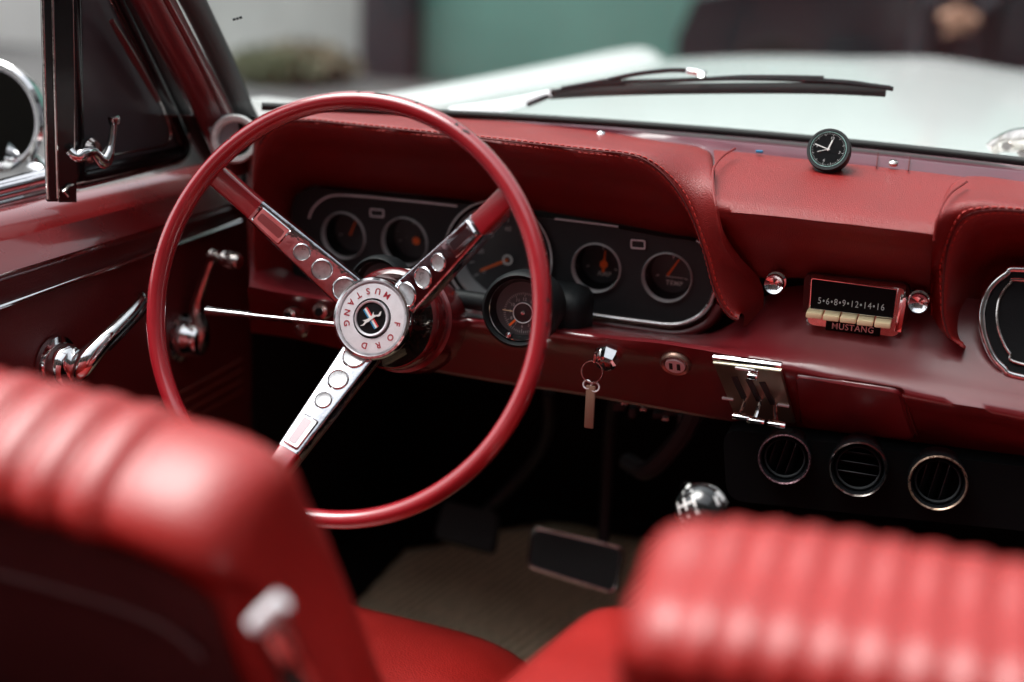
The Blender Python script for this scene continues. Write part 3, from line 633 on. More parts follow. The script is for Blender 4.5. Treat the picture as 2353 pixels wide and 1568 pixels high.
for a, l_, wd in ((5, .45, .00075), (275, .66, .0005), (240, .50, .0003)):
    p, q = cpt(a, -RCK*.08, .0006), cpt(a, RCK*l_, .0006); mb.add(*rbox((p+q)/2, q-p, np.cross(ckn, q-p), ckn, np.linalg.norm(q-p)/2, wd, .0002, .0001, 1))
mb.add(*disc(ck_c+ckn*.0004, ckn, .0012, 16)); mb.make('clock_hands', M['white'], clk)
p0 = ck_c+A_([0, .010, -.0205]); MB().add(*lathe([(.014, 0), (.013, .004), (.008, .008), (.0, .009)], p0-A_([0, 0, .004]), (0, 0, 1), 30)).make('clock_foot', M['rubber'], clk)

# ------------------------------------------------------------------ instrument cluster
YC = .325
clu = thing('instrument_cluster', 'black crackle instrument cluster with five round chrome gauges behind the steering wheel', 'gauge cluster', (-.3, YC, .88))
def C(u, v, dy=0.): return KY(u, v, YC+dy)
ol = [(700, 655), (680, 580), (676, 500), (684, 452), (706, 435), (745, 431), (822, 440), (1060, 464), (1264, 500), (1410, 520), (1520, 541), (1590, 550), (1612, 562), (1627, 603), (1641, 658), (1624, 702), (1592, 729), (1546, 742), (1459, 734), (1354, 721), (1200, 740), (1100, 735), (900, 690)]
pl_ = catmull([C(u, v) for u, v in ol], 200, True)
holes = [(790, 542, 55), (930, 556, 57), (1370, 616, 58), (1533, 638, 58.5)]
# plate with real gauge holes (boolean-free: fill by bmesh with hole rings)
def plate_with_holes(outer, hole_list, name, m_, par, y0, th):
    bm = bmesh.new(); loops = [outer]+hole_list; edges = []
    for L in loops:
        vs = [bm.verts.new((p[0], 0, p[2])) for p in L]; edges += [bm.edges.new((vs[i], vs[(i+1) % len(vs)])) for i in range(len(vs))]
    bmesh.ops.triangle_fill(bm, use_beauty=True, edges=edges); bm.verts.index_update()
    V_ = [A_([q.co.x, y0-th, q.co.z]) for q in bm.verts]; F_ = [[q.index for q in fc.verts] for fc in bm.faces]; bm.free()
    k = 0; b = MB().add(V_, F_)
    for L in loops:
        b.add(*grid([[A_([p[0], y0-th, p[2]]) for p in L], [A_([p[0], y0+.004, p[2]]) for p in L]], closed_v=True))
    return b.make(name, m_, par, angle=30)
def ring(c, r, n_=56): return [c+r*A_([math.cos(t), 0, math.sin(t)]) for t in np.linspace(0, 2*math.pi, n_, endpoint=False)]
PXM = lambda c_: FPX/np.dot(c_-CAM, _F)      # pixels per metre at a point
HL = [(C(u, v, -.008), r/PXM(C(u, v))) for u, v, r in holes]
spc = C(1146, 588, -.008); spr = 132/PXM(spc)
panel = plate_with_holes([p for p in pl_], [ring(c_, r_*.96) for c_, r_ in HL]+[ring(spc, spr*.97, 90)], 'gauge_panel', M['black'], clu, YC, .008)
tick = MB()
def gauge(c, r, needle, label, dot=False, tx=None):
    n_ = A_([0, -1., 0])
    g_ = MB().add(*lathe([(r*.925, -.004), (r*.94, .0015), (r*.975, .0042), (r*1.01, .0022), (r*1.03, -.004)], c, n_, 56)).make('small_gauge', M['bezel'], clu)
    MB().add(*lathe([(r*.84, -.027), (r*.88, -.018), (r*.93, -.0035)], c, n_, 56)).make('gauge_well', M['blackg'], g_)
    fc = c-n_*.026
    MB().add(*disc(fc, n_, r*.88, 48)).make('gauge_face', M['dial'], g_)
    mb = MB(); mt = MB()
    a = R(90-needle[0]); d = A_([math.cos(a), 0, math.sin(a)]); s = A_([-d[2], 0, d[0]]); o = fc+A_([needle[1]*r, -.006, needle[2]*r])
    p, q = o-d*r*needle[4], o+d*r*needle[3]
    mb.add([p-s*.0015, p+s*.0015, q+s*.0007, q-s*.0007], [[0, 1, 2, 3]])
    if dot: mb.add(*disc(o+A_([0, -.0008, 0]), n_, r*.17, 24))
    mb.make('needle', M['orange'], g_)
    for k in range(7):
        a = R(200-k*36.7); d = A_([math.cos(a), 0, math.sin(a)]); s = A_([-d[2], 0, d[0]]); p, q = fc+d*r*.55+A_([0, -.0006, 0]), fc+d*r*.68+A_([0, -.0006, 0]); wd = .0005
        if k in (0, 3, 6): mt.add([p-s*wd, p+s*wd, q+s*wd, q-s*wd], [[0, 1, 2, 3]])
    if label: mt.add(*text_mesh(label, r*.26, fc+A_([r*.12, -.0008, -r*.45]), (1, 0, 0), (0, 0, 1), .0001, space=1.15, bold=.0001))
    if tx == 'bar': p = fc+A_([r*.12, -.0007, -r*.2]); mt.add(*rbox(p, (1, 0, 0), (0, 0, 1), (0, 1, 0), r*.36, .0004, .0001, .00005, 1))
    mt.make('dial_print', M['white'], g_)
    MB().add(*disc(c-n_*.003, n_, r*.885, 48)).make('gauge_lens', M['lens'], g_)
gauge(*HL[0], (22, .02, .05, .52, .2), None)
gauge(*HL[1], (100, .22, -.08, .10, .1), None, True)
gauge(*HL[2], (2, .12, .0, .55, .35), 'AMP', True)
gauge(*HL[3], (30, -.12, -.08, .80, .05), 'TEMP', False, 'bar')
# speedometer
n_ = A_([0, -1., 0])
sp_ = MB().add(*lathe([(spr*.88, -.010), (spr*.90, .001), (spr*.955, .004), (spr*.985, .0045), (spr*1.0, .001), (spr*1.0, -.006)], spc, n_, 96)).make('speedometer', M['blackg'], clu)
MB().add(*lathe([(spr*.965, .0045), (spr*.985, .0062), (spr*1.003, .0045)], spc, n_, 96)).make('outer_ring', M['bezel'], sp_)
MB().add(*lathe([(spr*.80, -.026), (spr*.86, -.012), (spr*.885, -.003), (spr*.90, .0015)], spc, n_, 96)).make('inner_ring', M['bezel'], sp_)
fc = spc-n_*.022; MB().add(*disc(fc, n_, spr*.86, 80)).make('dial', M['dial'], sp_)
hubc = KY(1167, 597, fc[1]-.004); tip = KY(1104, 622, fc[1]-.004)
d = nrm(tip-hubc); s = nrm(np.cross(d, n_)); mb = MB(); mb.add(*prism([hubc-s*.0016, hubc+s*.0016, tip+s*.0014, tip-s*.0014], (0, -.0006, 0))); mb.make('needle', M['orange'], sp_)
MB().add(*lathe([(.0040, 0), (.0042, .0012), (.0062, .0012), (.0064, 0)], hubc+A_([0, -.001, 0]), n_, 36)).make('hub_ring', M['white'], sp_)
mt = MB(); fcc = hubc+A_([0, .0035, 0])
for k in range(13):
    a = R(212-k*19.6); d = A_([math.cos(a), 0, math.sin(a)]); s = A_([-d[2], 0, d[0]]); p, q = fcc+d*spr*.66, fcc+d*spr*.76
    mt.add([p-s*.0006, p+s*.0006, q+s*.0006, q-s*.0006], [[0, 1, 2, 3]])
    if k % 2 == 0: mt.add(*text_mesh(str(k*10), spr*.12, fcc+d*spr*.54, (1, 0, 0), (0, 0, 1), .0001))
mt.make('dial_print', M['grey'], sp_)
MB().add(*disc(spc-n_*.002, n_, spr*.885, 64)).make('speedometer_lens', M['lens'], sp_)
# trims
def trim(pts_, r_, m_='chrome', name='chrome_trim', par=clu, dy=-.0095, n_pts=40):
    return MB().add(*tube(catmull([C(u, v, dy) for u, v in pts_], n_pts), r_, 8)).make(name, M[m_], par)
trim([(710, 502), (716, 485), (729, 468), (748, 455), (772, 449), (822, 451), (940, 462), (1050, 474)], .0013, 'silver')
trim([(1275, 503), (1340, 511), (1420, 521)], .0010, 'silver')
trim([(1600, 553), (1614, 563), (1622, 580), (1630, 608)], .0010, 'silver')
tb = [(1354, 724), (1459, 738), (1546, 747), (1596, 733), (1628, 704), (1645, 662)]
MB().add(*tube(catmull([C(u, v, -.008) for u, v in tb], 60), .0036, 10)).make('lower_trim', M['chrome'], clu)
MB().add(*tube(catmull([C(680, 450, -.006), C(675, 500, -.006), C(680, 580, -.006)], 20), .0016, 8)).make('side_trim', M['chromed'], clu)
for u, v, a_, b_ in ((866, 490, 15, 8), (1466, 562, 15.5, 9)):
    pr = catmull(round_poly([C(u+i*a_, v+j*b_+i*a_*.08, -.0095) for i, j in ((-1, -1), (1, -1), (1, 1), (-1, 1))], .0015, 4), 48, True)
    MB().add(*tube(pr, .0009, 6, closed=True)).make('indicator_frame', M['silver'], clu)
# a black shroud behind and under the cluster
sh = MB(); q = [C(p[0], p[1]) for p in ol]
sh.add(*grid([[A_([p[0], YC-.002, p[2]]) for p in pl_], [A_([p[0], .37, p[2]]) for p in pl_]], closed_v=True)); sh.add([A_([p[0], .37, p[2]]) for p in pl_], [list(range(len(pl_)))])
sh.make('rear_shroud', M['rubber'], clu)
# speckled red metal wall round the cluster foot
MB().add(*tube(catmull([C(1360, 742, -.002), C(1460, 757, -.002), (C(1560, 768, -.002)), C(1625, 745, -.002), C(1658, 700, -.002)], 40), .008, 10)).make('cluster_foot', M['paint'], dash)

# ------------------------------------------------------------------ radio
YRD = .252
rad = thing('car_radio', 'chrome framed push-button car radio with cream keys and two round knobs', 'radio', (.09, .30, .86))
def Q(u, v, dy=0.): return KY(u, v, YRD+dy)
back = round_poly([Q(1848, 630, .012), Q(2092, 655, .012), Q(2080, 784, .012), Q(1843, 752, .012)], .008)
MB().add(*prism(back, (0, .05, 0))).make('radio_body', M['groove'], rad, smooth=False)
fr_ = round_poly([Q(1862, 636), Q(2083, 661), Q(2070, 778), Q(1850, 746)], [.002, .004, .011, .009], 7)
plate = MB().add(*bevel_prism([p+A_([0, .012, 0]) for p in fr_], (0, -1, 0), .014, .002)).make('faceplate', M['chromed'], rad)
MB().add(*bevel_prism(round_poly([Q(1866, 642, -.002), Q(2060, 667, -.002), Q(2052, 730, -.002), Q(1863, 708, -.002)], .001), (0, -1, 0), .0016, .0004)).make('dial_window', mat('dial_black', (.004, .004, .005), .5, spec=.08), rad)
MB().add(*tube(catmull(round_poly([Q(1865, 640, -.0035), Q(2062, 666, -.0035), Q(2054, 732, -.0035), Q(1861, 709, -.0035)], .001, 3), 80, True), .0007, 6, closed=True)).make('window_rim', M['chrome'], rad)
exr = nrm(Q(2055, 706, -.004)-Q(1880, 687, -.004)); eyr = nrm(np.cross(exr, (0, -1, 0))); eyr = eyr if eyr[2] > 0 else -eyr
sz = 19/PXM(Q(1956, 698))
tw = 152/PXM(Q(1956, 698)); mb = MB(); p0, p1 = Q(1880, 690, -.0038), Q(2032, 709, -.0038)
tv, tf = text_mesh('5\u20226\u20228\u20229\u202212\u202214\u202216', sz, (0, 0, 0), (1, 0, 0), (0, 1, 0), .0001, space=1.2)
tv = A_(tv); wd = tv[:, 0].max()-tv[:, 0].min(); mid = (tv[:, 0].max()+tv[:, 0].min())/2; L_ = np.linalg.norm(p1-p0)
mb.add([(p0+p1)/2+exr*((q[0]-mid)*L_/wd)+eyr*q[1]*1.15-A_([0, q[2], 0]) for q in tv], tf); mb.make('dial_numbers', mat('dial_number_print', (.50, .62, .64), .5), rad)
btn = [(1872, 721), (1911, 727), (1950, 732), (1989, 738), (2029, 743)]
for u, v in btn:
    b_ = MB().add(*rbox(Q(u, v, -.010), exr, (0, 1, 0), eyr, 19/PXM(Q(u, v))*.93, .009, 6.6/PXM(Q(u, v)), .0012)).make('push_button', M['cream'], rad)
MB().add(*rbox(Q(1960, 753.5, -.0035), exr, (0, 1, 0), eyr, 61/PXM(Q(1960, 753)), .0018, 12.5/PXM(Q(1960, 753)), .0006)).make('name_plate', mat('plate_black', (.006, .006, .006), .5, spec=.1), rad)
mb = MB(); tv, tf = text_mesh('MUSTANG', .0095, (0, 0, 0), (1, 0, 0), (0, 1, 0), .0001, space=1.1, bold=.00012)
tv = A_(tv); wd = tv[:, 0].max()-tv[:, 0].min(); mid = (tv[:, 0].max()+tv[:, 0].min())/2; p0, p1 = Q(1912, 749, -.0055), Q(2007, 761, -.0055); L_ = np.linalg.norm(p1-p0)
mb.add([(p0+p1)/2+exr*((q[0]-mid)*L_/wd)+eyr*q[1]*.95-A_([0, q[2], 0]) for q in tv], tf); mb.make('name_lettering', mat('pink_silver_print', (.80, .60, .60), .4, metal=.1), rad)
MB().add(*rbox(Q(2070, 722, -.004), (.03, 0, 1), (0, 1, 0), (1, 0, -.03), .019, .002, .0035, .0008)).make('side_fluting', M['chrome'], rad)
for u, v in ((1779, 653), (2110, 696)):
    c_ = Q(u, v, -.018); r_ = 22.5/PXM(c_)
    k_ = MB().add(*lathe([(r_*.75, -.036), (r_*.78, -.020), (r_*1.05, -.019), (r_*1.05, -.012), (r_*.72, -.011), (r_*.72, -.004), (r_, -.003), (r_*1.02, .001), (r_*.95, .004), (r_*.80, .003), (r_*.45, .0005), (0, -.0005)], c_, (0, -1, .05), 40)).make('radio_knob', M['chrome'], rad)

# ------------------------------------------------------------------ switches on the lower panel
def on_face(u, v, lift=0.): return face_pt(u, v, lift)
ig = thing('ignition_lock', 'round chrome ignition lock with a key in it on the red lower panel', 'ignition lock', face_pt(1397, 813)[0])
c_, nf = on_face(1397, 813, 0.); r_ = 33/PXM(c_)
MB().add(*lathe([(r_*1.0, -.002), (r_*1.02, .003), (r_*.98, .007), (r_*.80, .014), (r_*.62, .0155), (r_*.60, .012), (0, .012)], c_, nf, 8)).make('chrome_bezel', M['chrome'], ig, smooth=False)
MB().add(*lathe([(r_*.61, .0145), (r_*.50, .017), (0, .0175)], c_, nf, 30)).make('lock_barrel', M['chromed'], ig)
MB().add(*rbox(c_+nf*.0180, (1, 0, .3), nf, np.cross((1, 0, .3), nf), .0008, .0012, .0045, .0003)).make('key_slot', M['rubber'], ig)
kr = thing('key_ring', 'key ring with a long leather fob hanging from the ignition', 'keys', KY(1360, 850, .212))
yk = .172
bar = MB().add(*rbox(KY(1372, 818, yk+.006), (1, 0, 0), (0, 1, 0), (0, 0, 1), .0012, .010, .0050, .0006)).make('key', M['chromed'], kr)
rc_ = KY(1360, 855, yk); mb = MB()
for k in (0, .0012): mb.add(*tube([rc_+A_([.0112*math.cos(t), k+.002*math.sin(t), .0112*math.sin(t)]) for t in np.linspace(0, 2*math.pi, 48, endpoint=False)], .00065, 6, closed=True))
mb.make('split_ring', M['chromed'], kr)
for u, v, r_ in ((1349, 884, .0042), (1367, 890, .0045)):
    cc = KY(u, v, yk-.001); MB().add(*tube([cc+A_([r_*math.cos(t), .001*math.sin(t), r_*math.sin(t)]) for t in np.linspace(0, 2*math.pi, 28, endpoint=False)], .0009, 6, closed=True)).make('link_ring', M['silver'], kr)
a_, b_ = KY(1358, 886, yk-.001), KY(1353, 984, yk-.001); MB().add(*rbox((a_+b_)/2, b_-a_, (0, 1, 0), np.cross(b_-a_, (0, 1, 0)), np.linalg.norm(b_-a_)/2, .0016, .0050, .0012)).make('fob', mat('tan_leather', (.26, .16, .11), .6, bump=(500, .3, 'n')), kr)
us = thing('usb_charger', 'silver two-port charger socket in the red lower panel', 'charger', face_pt(1553, 834)[0])
c_, nf = on_face(1553, 834, 0.); r_ = 36/PXM(c_)
MB().add(*lathe([(r_, -.001), (r_*1.0, .003), (r_*.90, .005), (r_*.74, .0035), (r_*.73, -.001)], c_, nf, 48)).make('socket_ring', mat('aged_brass_ring', (.30, .19, .15), .35, metal=.8), us)
fcp = MB().add(*lathe([(r_*.66, -.002), (r_*.66, .0045), (r_*.62, .0055), (0, .0055)], c_, nf, 44)).make('charger_face', M['silver'], us)
exf = nrm(on_face(1573, 837)[0]-on_face(1533, 831)[0]); eyf = np.cross(nf, exf)
for s_ in (-1, 1): MB().add(*rbox(c_+exf*s_*r_*.25+nf*.0056, exf, eyf, nf, r_*.115, r_*.30, .0004, .0002)).make('port', M['rubber'], us)
# heater control
ht = thing('heater_control', 'chrome heater control plate with three slots and T-shaped levers', 'heater control', face_pt(1725, 880)[0])
p0_ = on_face(1722, 880)[0]; nf = on_face(1722, 880)[1]
def Hq(u, v, l=0.): return KP(u, v, p0_+nf*l, nf)
gold = mat('aged_chrome_plate', (.36, .33, .25), .34, metal=.9, var=(30, .15))
MB().add(*bevel_prism([Hq(*p) for p in ((1640, 828), (1796, 847), (1828, 968), (1690, 950))], nf, .004, .0012)).make('control_plate', gold, ht)
mb = MB(); a_, b_ = Hq(1638, 820, .005), Hq(1797, 840, .005); mb.add(*rbox((a_+b_)/2, b_-a_, nf, np.cross(b_-a_, nf), np.linalg.norm(b_-a_)/2, .003, .0027, .001)); mb.make('top_lip', M['chrome'], ht)
MB().add(*rbox(Hq(1712, 849, .005), exf, nf, eyf, .010, .0012, .0016, .0005)).make('legend_bar', M['silver'], ht)
for (u0, v0, u1, v1, lu, lv) in ((1687, 866, 1711, 917, 1703, 958), (1720, 872, 1745, 922, 1737, 967), (1751, 878, 1777, 930, 1785, 975)):
    a_, b_ = Hq(u0, v0, .0042), Hq(u1, v1, .0042); MB().add(*rbox((a_+b_)/2, b_-a_, nf, np.cross(b_-a_, nf), np.linalg.norm(b_-a_)/2, .0006, .0034, .0004)).make('slot', M['rubber'], ht)
    g0, g1 = Hq(u1+4, v1-2, .004), Hq(lu-2, lv-4, .026)
    lv_ = MB(); lv_.add(*tube([g0, g1], [.0020, .0026], 8)); lv_.add(*rbox(Hq(lu, lv, .028), exf, nf, eyf, .0092, .0028, .0031, .0012))
    lv_.make('lever', M['chrome'], ht)
MB().add(*rbox(Hq(1730, 862, .010), exf, nf, eyf, .0055, .004, .0036, .0014)).make('fan_knob', M['chrome'], ht)
for u, v in ((1672, 917), (1800, 932)): MB().add(*rbox(Hq(u, v, .005), exf, nf, eyf, .006, .0012, .0014, .0005)).make('legend_mark', M['silver'], ht)

# ------------------------------------------------------------------ under-dash air unit
ac = thing('air_vent_unit', 'black under-dash air unit with three round chrome rimmed vents', 'air vents', (.12, .25, .74))
YA = .205
v0_ = [KY(u, v, YA+.02) for u, v in ((1660, 985), (2440, 1085), (2440, 1230), (1670, 1150))]
MB().add(*prism(round_poly(v0_, .02), (0, .14, 0))).make('unit_housing', mat('unit_black', (.0025, .003, .0035), .9, spec=.1), ac, smooth=False)
for i, (u, v, r0_, mm, tilt) in enumerate(((1803, 1054, 61, mat('pink_chrome_a', (.42, .26, .30), .25, metal=.9, var=(200, .3)), 12), (1972, 1077, 67, M['chromed'], 90), (2155, 1108, 67, mat('worn_brass_chrome', (.55, .40, .30), .3, metal=.9, var=(200, .35)), 8))):
    c_ = KY(u, v, YA); r_ = r0_/PXM(c_); n_ = nrm((.05, -1, .10))
    g_ = MB().add(*lathe([(r_*.80, -.03), (r_*.84, -.004), (r_*.86, .002), (r_*.93, .0045), (r_, .002), (r_*1.01, -.004), (r_*.98, -.03)], c_, n_, 56)).make('air_vent', M['blackg'], ac)
    MB().add(*lathe([(r_*.90, .0040), (r_*.945, .0058), (r_*.985, .0040)], c_, n_, 64)).make('chrome_rim', mm, g_)
    MB().add(*lathe([(r_*.70, -.004), (r_*.74, -.001), (r_*.78, -.004)], c_, n_, 56)).make('inner_collar', M['black'], g_)
    exv, eyv, _ = frame_from(n_); a = R(tilt); d = exv*math.sin(a)+eyv*math.cos(a); s = np.cross(n_, d); lb = MB()
    for k in (-.45, 0, .45):
        hl = r_*.78*math.sqrt(1-k*k); lb.add(*rbox(c_-n_*.012+s*k*r_*.8, d, n_*.8+s*.6, np.cross(d, n_*.8+s*.6), hl, .007, .0007, .0004))
    lb.make('louvre', M['blackg'], g_)
    MB().add(*disc(c_-n_*.026, n_, r_*.82, 36)).make('vent_back', M['rubber'], g_)
# under-dash wiring / bracket clutter
cl = thing('dash_brackets', 'dark metal brackets and wiring connectors hanging under the dashboard', 'bracket', KY(1500, 960, .34)); mb = MB()
rnd = random.Random(3)
for (u, v) in ((1425, 930), (1455, 945), (1490, 925), (1520, 950), (1545, 940), (1580, 960)):
    mb.add(*rbox(KY(u, v, .33+rnd.random()*.04), (1, rnd.random(), 0), (0, 1, .2), (0, 0, 1), .004+rnd.random()*.009, .006, .003+rnd.random()*.004, .001))
mb.add(*tube(catmull([KY(1600, 940, .35), KY(1560, 1010, .36), KY(1490, 1080, .37), KY(1440, 1060, .40)], 20), .012, 8)); mb.make('bracket', M['black'], cl)
mb = MB()
for (u, v) in ((1437, 925), (1480, 940), (1530, 962)): mb.add(*rbox(KY(u, v, .322), (1, .2, 0), (0, 1, .2), (0, 0, 1), .0035, .003, .002, .001))
mb.make('connector', M['chromed'], cl)

# ------------------------------------------------------------------ floor mat, pedals, gear lever
matm = bpy.data.materials.new('tan_ribbed_mat'); matm.use_nodes = True; t_ = matm.node_tree; b_ = t_.nodes['Principled BSDF']; b_.inputs['Roughness'].default_value = .85
tc = t_.nodes.new('ShaderNodeTexCoord'); mp = t_.nodes.new('ShaderNodeMapping'); mp.inputs['Rotation'].default_value = (0, 0, .25)
wv = t_.nodes.new('ShaderNodeTexWave'); wv.bands_direction = 'X'; wv.inputs['Scale'].default_value = 22; wv.inputs['Distortion'].default_value = 2.2; wv.inputs['Detail'].default_value = 2; wv.inputs['Detail Scale'].default_value = 3
nz = t_.nodes.new('ShaderNodeTexNoise'); nz.inputs['Scale'].default_value = 14; nz.inputs['Detail'].default_value = 5
cr = t_.nodes.new('ShaderNodeValToRGB'); cr.color_ramp.elements[0].color = (.42, .31, .19, 1); cr.color_ramp.elements[1].color = (.84, .67, .46, 1); cr.color_ramp.elements[0].position = .15; cr.color_ramp.elements[1].position = .7
mx = t_.nodes.new('ShaderNodeMixRGB'); mx.inputs['Fac'].default_value = .45
t_.links.new(tc.outputs['Object'], mp.inputs['Vector']); t_.links.new(mp.outputs[0], wv.inputs['Vector']); t_.links.new(tc.outputs['Object'], nz.inputs['Vector'])
t_.links.new(wv.outputs['Fac'], mx.inputs[1]); t_.links.new(nz.outputs['Fac'], mx.inputs[2]); t_.links.new(mx.outputs[0], cr.inputs[0]); t_.links.new(cr.outputs[0], b_.inputs['Base Color'])
fm = MB(); rows = []
for y in np.linspace(.30, .90, 16):
    z = .252
    rows.append([(x, y, z+.003*math.sin(x*50)) for x in np.linspace(-.585 if y < .7 else -.585+(y-.7)*.9, -.13, 20)])
fm.add(*grid(rows)); fo = fm.make('floor_mat', matm); so = fo.modifiers.new('thickness', 'SOLIDIFY'); so.thickness = .006
fo['label'] = 'tan ribbed floor mat in the driver footwell under the pedals'; fo['category'] = 'floor mat'
def pedal(px, y, lab, armpx, trim_px=None, yt=.0):
    pts_ = [KY(u, v, y+dy) for u, v, dy in px]; n0 = nrm(np.cross(pts_[1]-pts_[0], pts_[3]-pts_[0])); n0 = n0 if n0[1] < 0 else -n0
    t = thing('foot_pedal', lab, 'pedal', A_(pts_).mean(0), 'pedals under the dashboard')
    pr = round_poly(pts_, .012); pb = MB().add(*bevel_prism([p-n0*.008 for p in pr], n0, .012, .003)).make('pedal_pad', M['rubber'], t)
    MB().add(*tube(catmull([KY(u, v, y+dy) for u, v, dy in armpx], 20), .008, 10)).make('pedal_arm', M['black'], t)
    if trim_px is not None:
        MB().add(*tube(catmull([p+n0*.001 for p in pr], 90, True), .0028, 8, closed=True)).make('pedal_trim', M['chromed'], t)
    return t
pedal([(1226, 1214, .02), (1432, 1262, .02), (1412, 1364, -.02), (1214, 1302, -.02)], .44, 'wide black brake pedal with a bright metal rim above the tan mat', [(1385, 1260, .04), (1392, 1150, .06), (1400, 1000, .06), (1410, 900, .02)], True)
pedal([(1020, 1150, .02), (1150, 1180, .02), (1136, 1275, -.02), (995, 1235, -.02)], .52, 'plain dark clutch pedal left of the brake pedal', [(1100, 1190, .02), (1200, 1090, .04), (1255, 1000, .02), (1260, 900, -.02)])
gl = thing('gear_lever', 'gear lever topped by a glossy black ball with a white shift pattern', 'gear lever', KY(1612, 1170, .0)*A_([1, 1, 0])+A_([0, .02, .40]))
kc = KY(1612, 1170, 0.0); KR = 61/PXM(kc)
bm = bmesh.new(); bmesh.ops.create_uvsphere(bm, u_segments=48, v_segments=28, radius=KR); vs = [kc+A_(q.co) for q in bm.verts]; bm.verts.index_update(); fs = [[q.index for q in f.verts] for f in bm.faces]; bm.free()
kb = MB().add(vs, fs).make('shift_knob', mat('knob_enamel', (.008, .010, .010), .06, coat=1.0), gl)
MB().add(*tube([kc-A_([0, 0, KR*.8]), kc+A_([0, .01, -.12]), kc+A_([0, .04, -.36])], [.008, .006, .008], 14)).make('lever_rod', M['chrome'], gl)
MB().add(*lathe([(.07, 0), (.055, .03), (.03, .06), (.014, .075)], kc+A_([0, .04, -.38]), (0, 0, 1), 30)).make('gaiter', M['rubber'], gl)
def sph(u, v, k=1.006):
    d = nrm(ray(u, v)); oc = CAM-kc; b = np.dot(oc, d); c2 = np.dot(oc, oc)-(KR*k)**2; disc_ = b*b-c2
    return CAM+d*(-b-math.sqrt(max(disc_, 0)))
mb = MB()
def sline(px, wd):
    P = [sph(*p) for p in lerp_poly([(a, b, 0) for a, b in px], 7)[:, :2]]; n_ = [nrm(p-kc) for p in P]
    L_, R_ = [], []
    for i, p in enumerate(P):
        d = nrm(P[min(i+1, len(P)-1)]-P[max(i-1, 0)]); s = np.cross(n_[i], d); L_.append(p+s*wd); R_.append(p-s*wd)
    mb.add(*grid([L_, R_]))
for px in (((1556, 1155), (1563, 1183)), ((1571, 1146), (1578, 1173)), ((1590, 1138), (1598, 1165)), ((1557, 1167), (1596, 1150))): sline(px, .0010)
for (ch, u, v, s_) in (('1', 1552, 1144, .0050), ('3', 1570, 1133, .0056), ('5', 1589, 1128, .0058), ('2', 1566, 1194, .0055), ('4', 1582, 1187, .0058), ('R', 1603, 1177, .0066)):
    p = sph(u, v); nn_ = nrm(p-kc); e1 = sph(u+8, v-3.2)-p; e1 = nrm(e1-nn_*np.dot(e1, nn_)); e2 = np.cross(nn_, e1); e2 = e2 if e2[2] > 0 else -e2
    tv, tf = text_mesh(ch, s_, p, e1, e2, .00008, bold=.00012); mb.add([kc+nrm(q-kc)*KR*1.008 for q in tv], tf)
sline(((1563, 1126), (1568, 1110), (1576, 1104)), .0022); sline(((1580, 1122), (1584, 1107), (1590, 1103)), .0022)
mb.make('shift_pattern', M['white'], kb)
mb = MB(); sline(((1646, 1130), (1656, 1140), (1664, 1150)), .0034); sline(((1643, 1140), (1648, 1152), (1652, 1162)), .0020); sline(((1630, 1115), (1650, 1124), (1664, 1140), (1671, 1158)), .0007)
mb.make('knob_emblem', M['grey'], kb)

# ------------------------------------------------------------------ steering column and clock pods
WC = A_([-.36, 0, .90]); AT = .3542
wn = A_([0, -math.cos(AT), math.sin(AT)]); wx = A_([1., 0, 0]); wy = A_([0, math.sin(AT), math.cos(AT)])
def ax(t): return WC-wn*t
def wp_(r, deg, t=0.): a = R(deg); return ax(t)+r*(math.cos(a)*wx+math.sin(a)*wy)
def won(u, v, t): return KP(u, v, ax(t), wn)
column = thing('steering_column', 'glossy dark red steering column with a slim chrome indicator stalk', 'steering column', ax(.35))
MB().add(*lathe([(.040, -.118), (.050, -.122), (.0535, -.128), (.0535, -.155), (.0525, -.157), (.0525, -.159), (.0555, -.161), (.0560, -.178), (.0560, -.205), (.053, -.215), (.046, -.235), (.040, -.26), (.038, -.30), (.038, -.55)], WC, wn, 72)).make('column_shroud', M['colred'], column)
ti, ba = won(474, 715, .135), won(790, 748, .135); d = ba-ti
MB().add(*tube([ti+d*k for k in (0, .01, .10, .20, .325, .335, .6, 1.0)], [.0052]*2, 20)) if False else None
rows_t = [(0, .0045), (.006, .0054), (.12, .0052), (.22, .0046), (.325, .0040), (.327, .0033), (.34, .0034), (.6, .0031), (1.0, .0029)]
dn_ = nrm(d); e1, e2, _ = frame_from(dn_); L_ = np.linalg.norm(d)
MB().add(*lathe([(0, 0)]+[(r, s*L_) for s, r in rows_t], ti, dn_, 24)).make('indicator_stalk', M['chrome'], column)
pods = thing('column_gauge_pods', 'black twin gauge housing with a round clock straddling the steering column', 'gauge pod', ax(.2)+A_([0, 0, .05]))
YP = .165
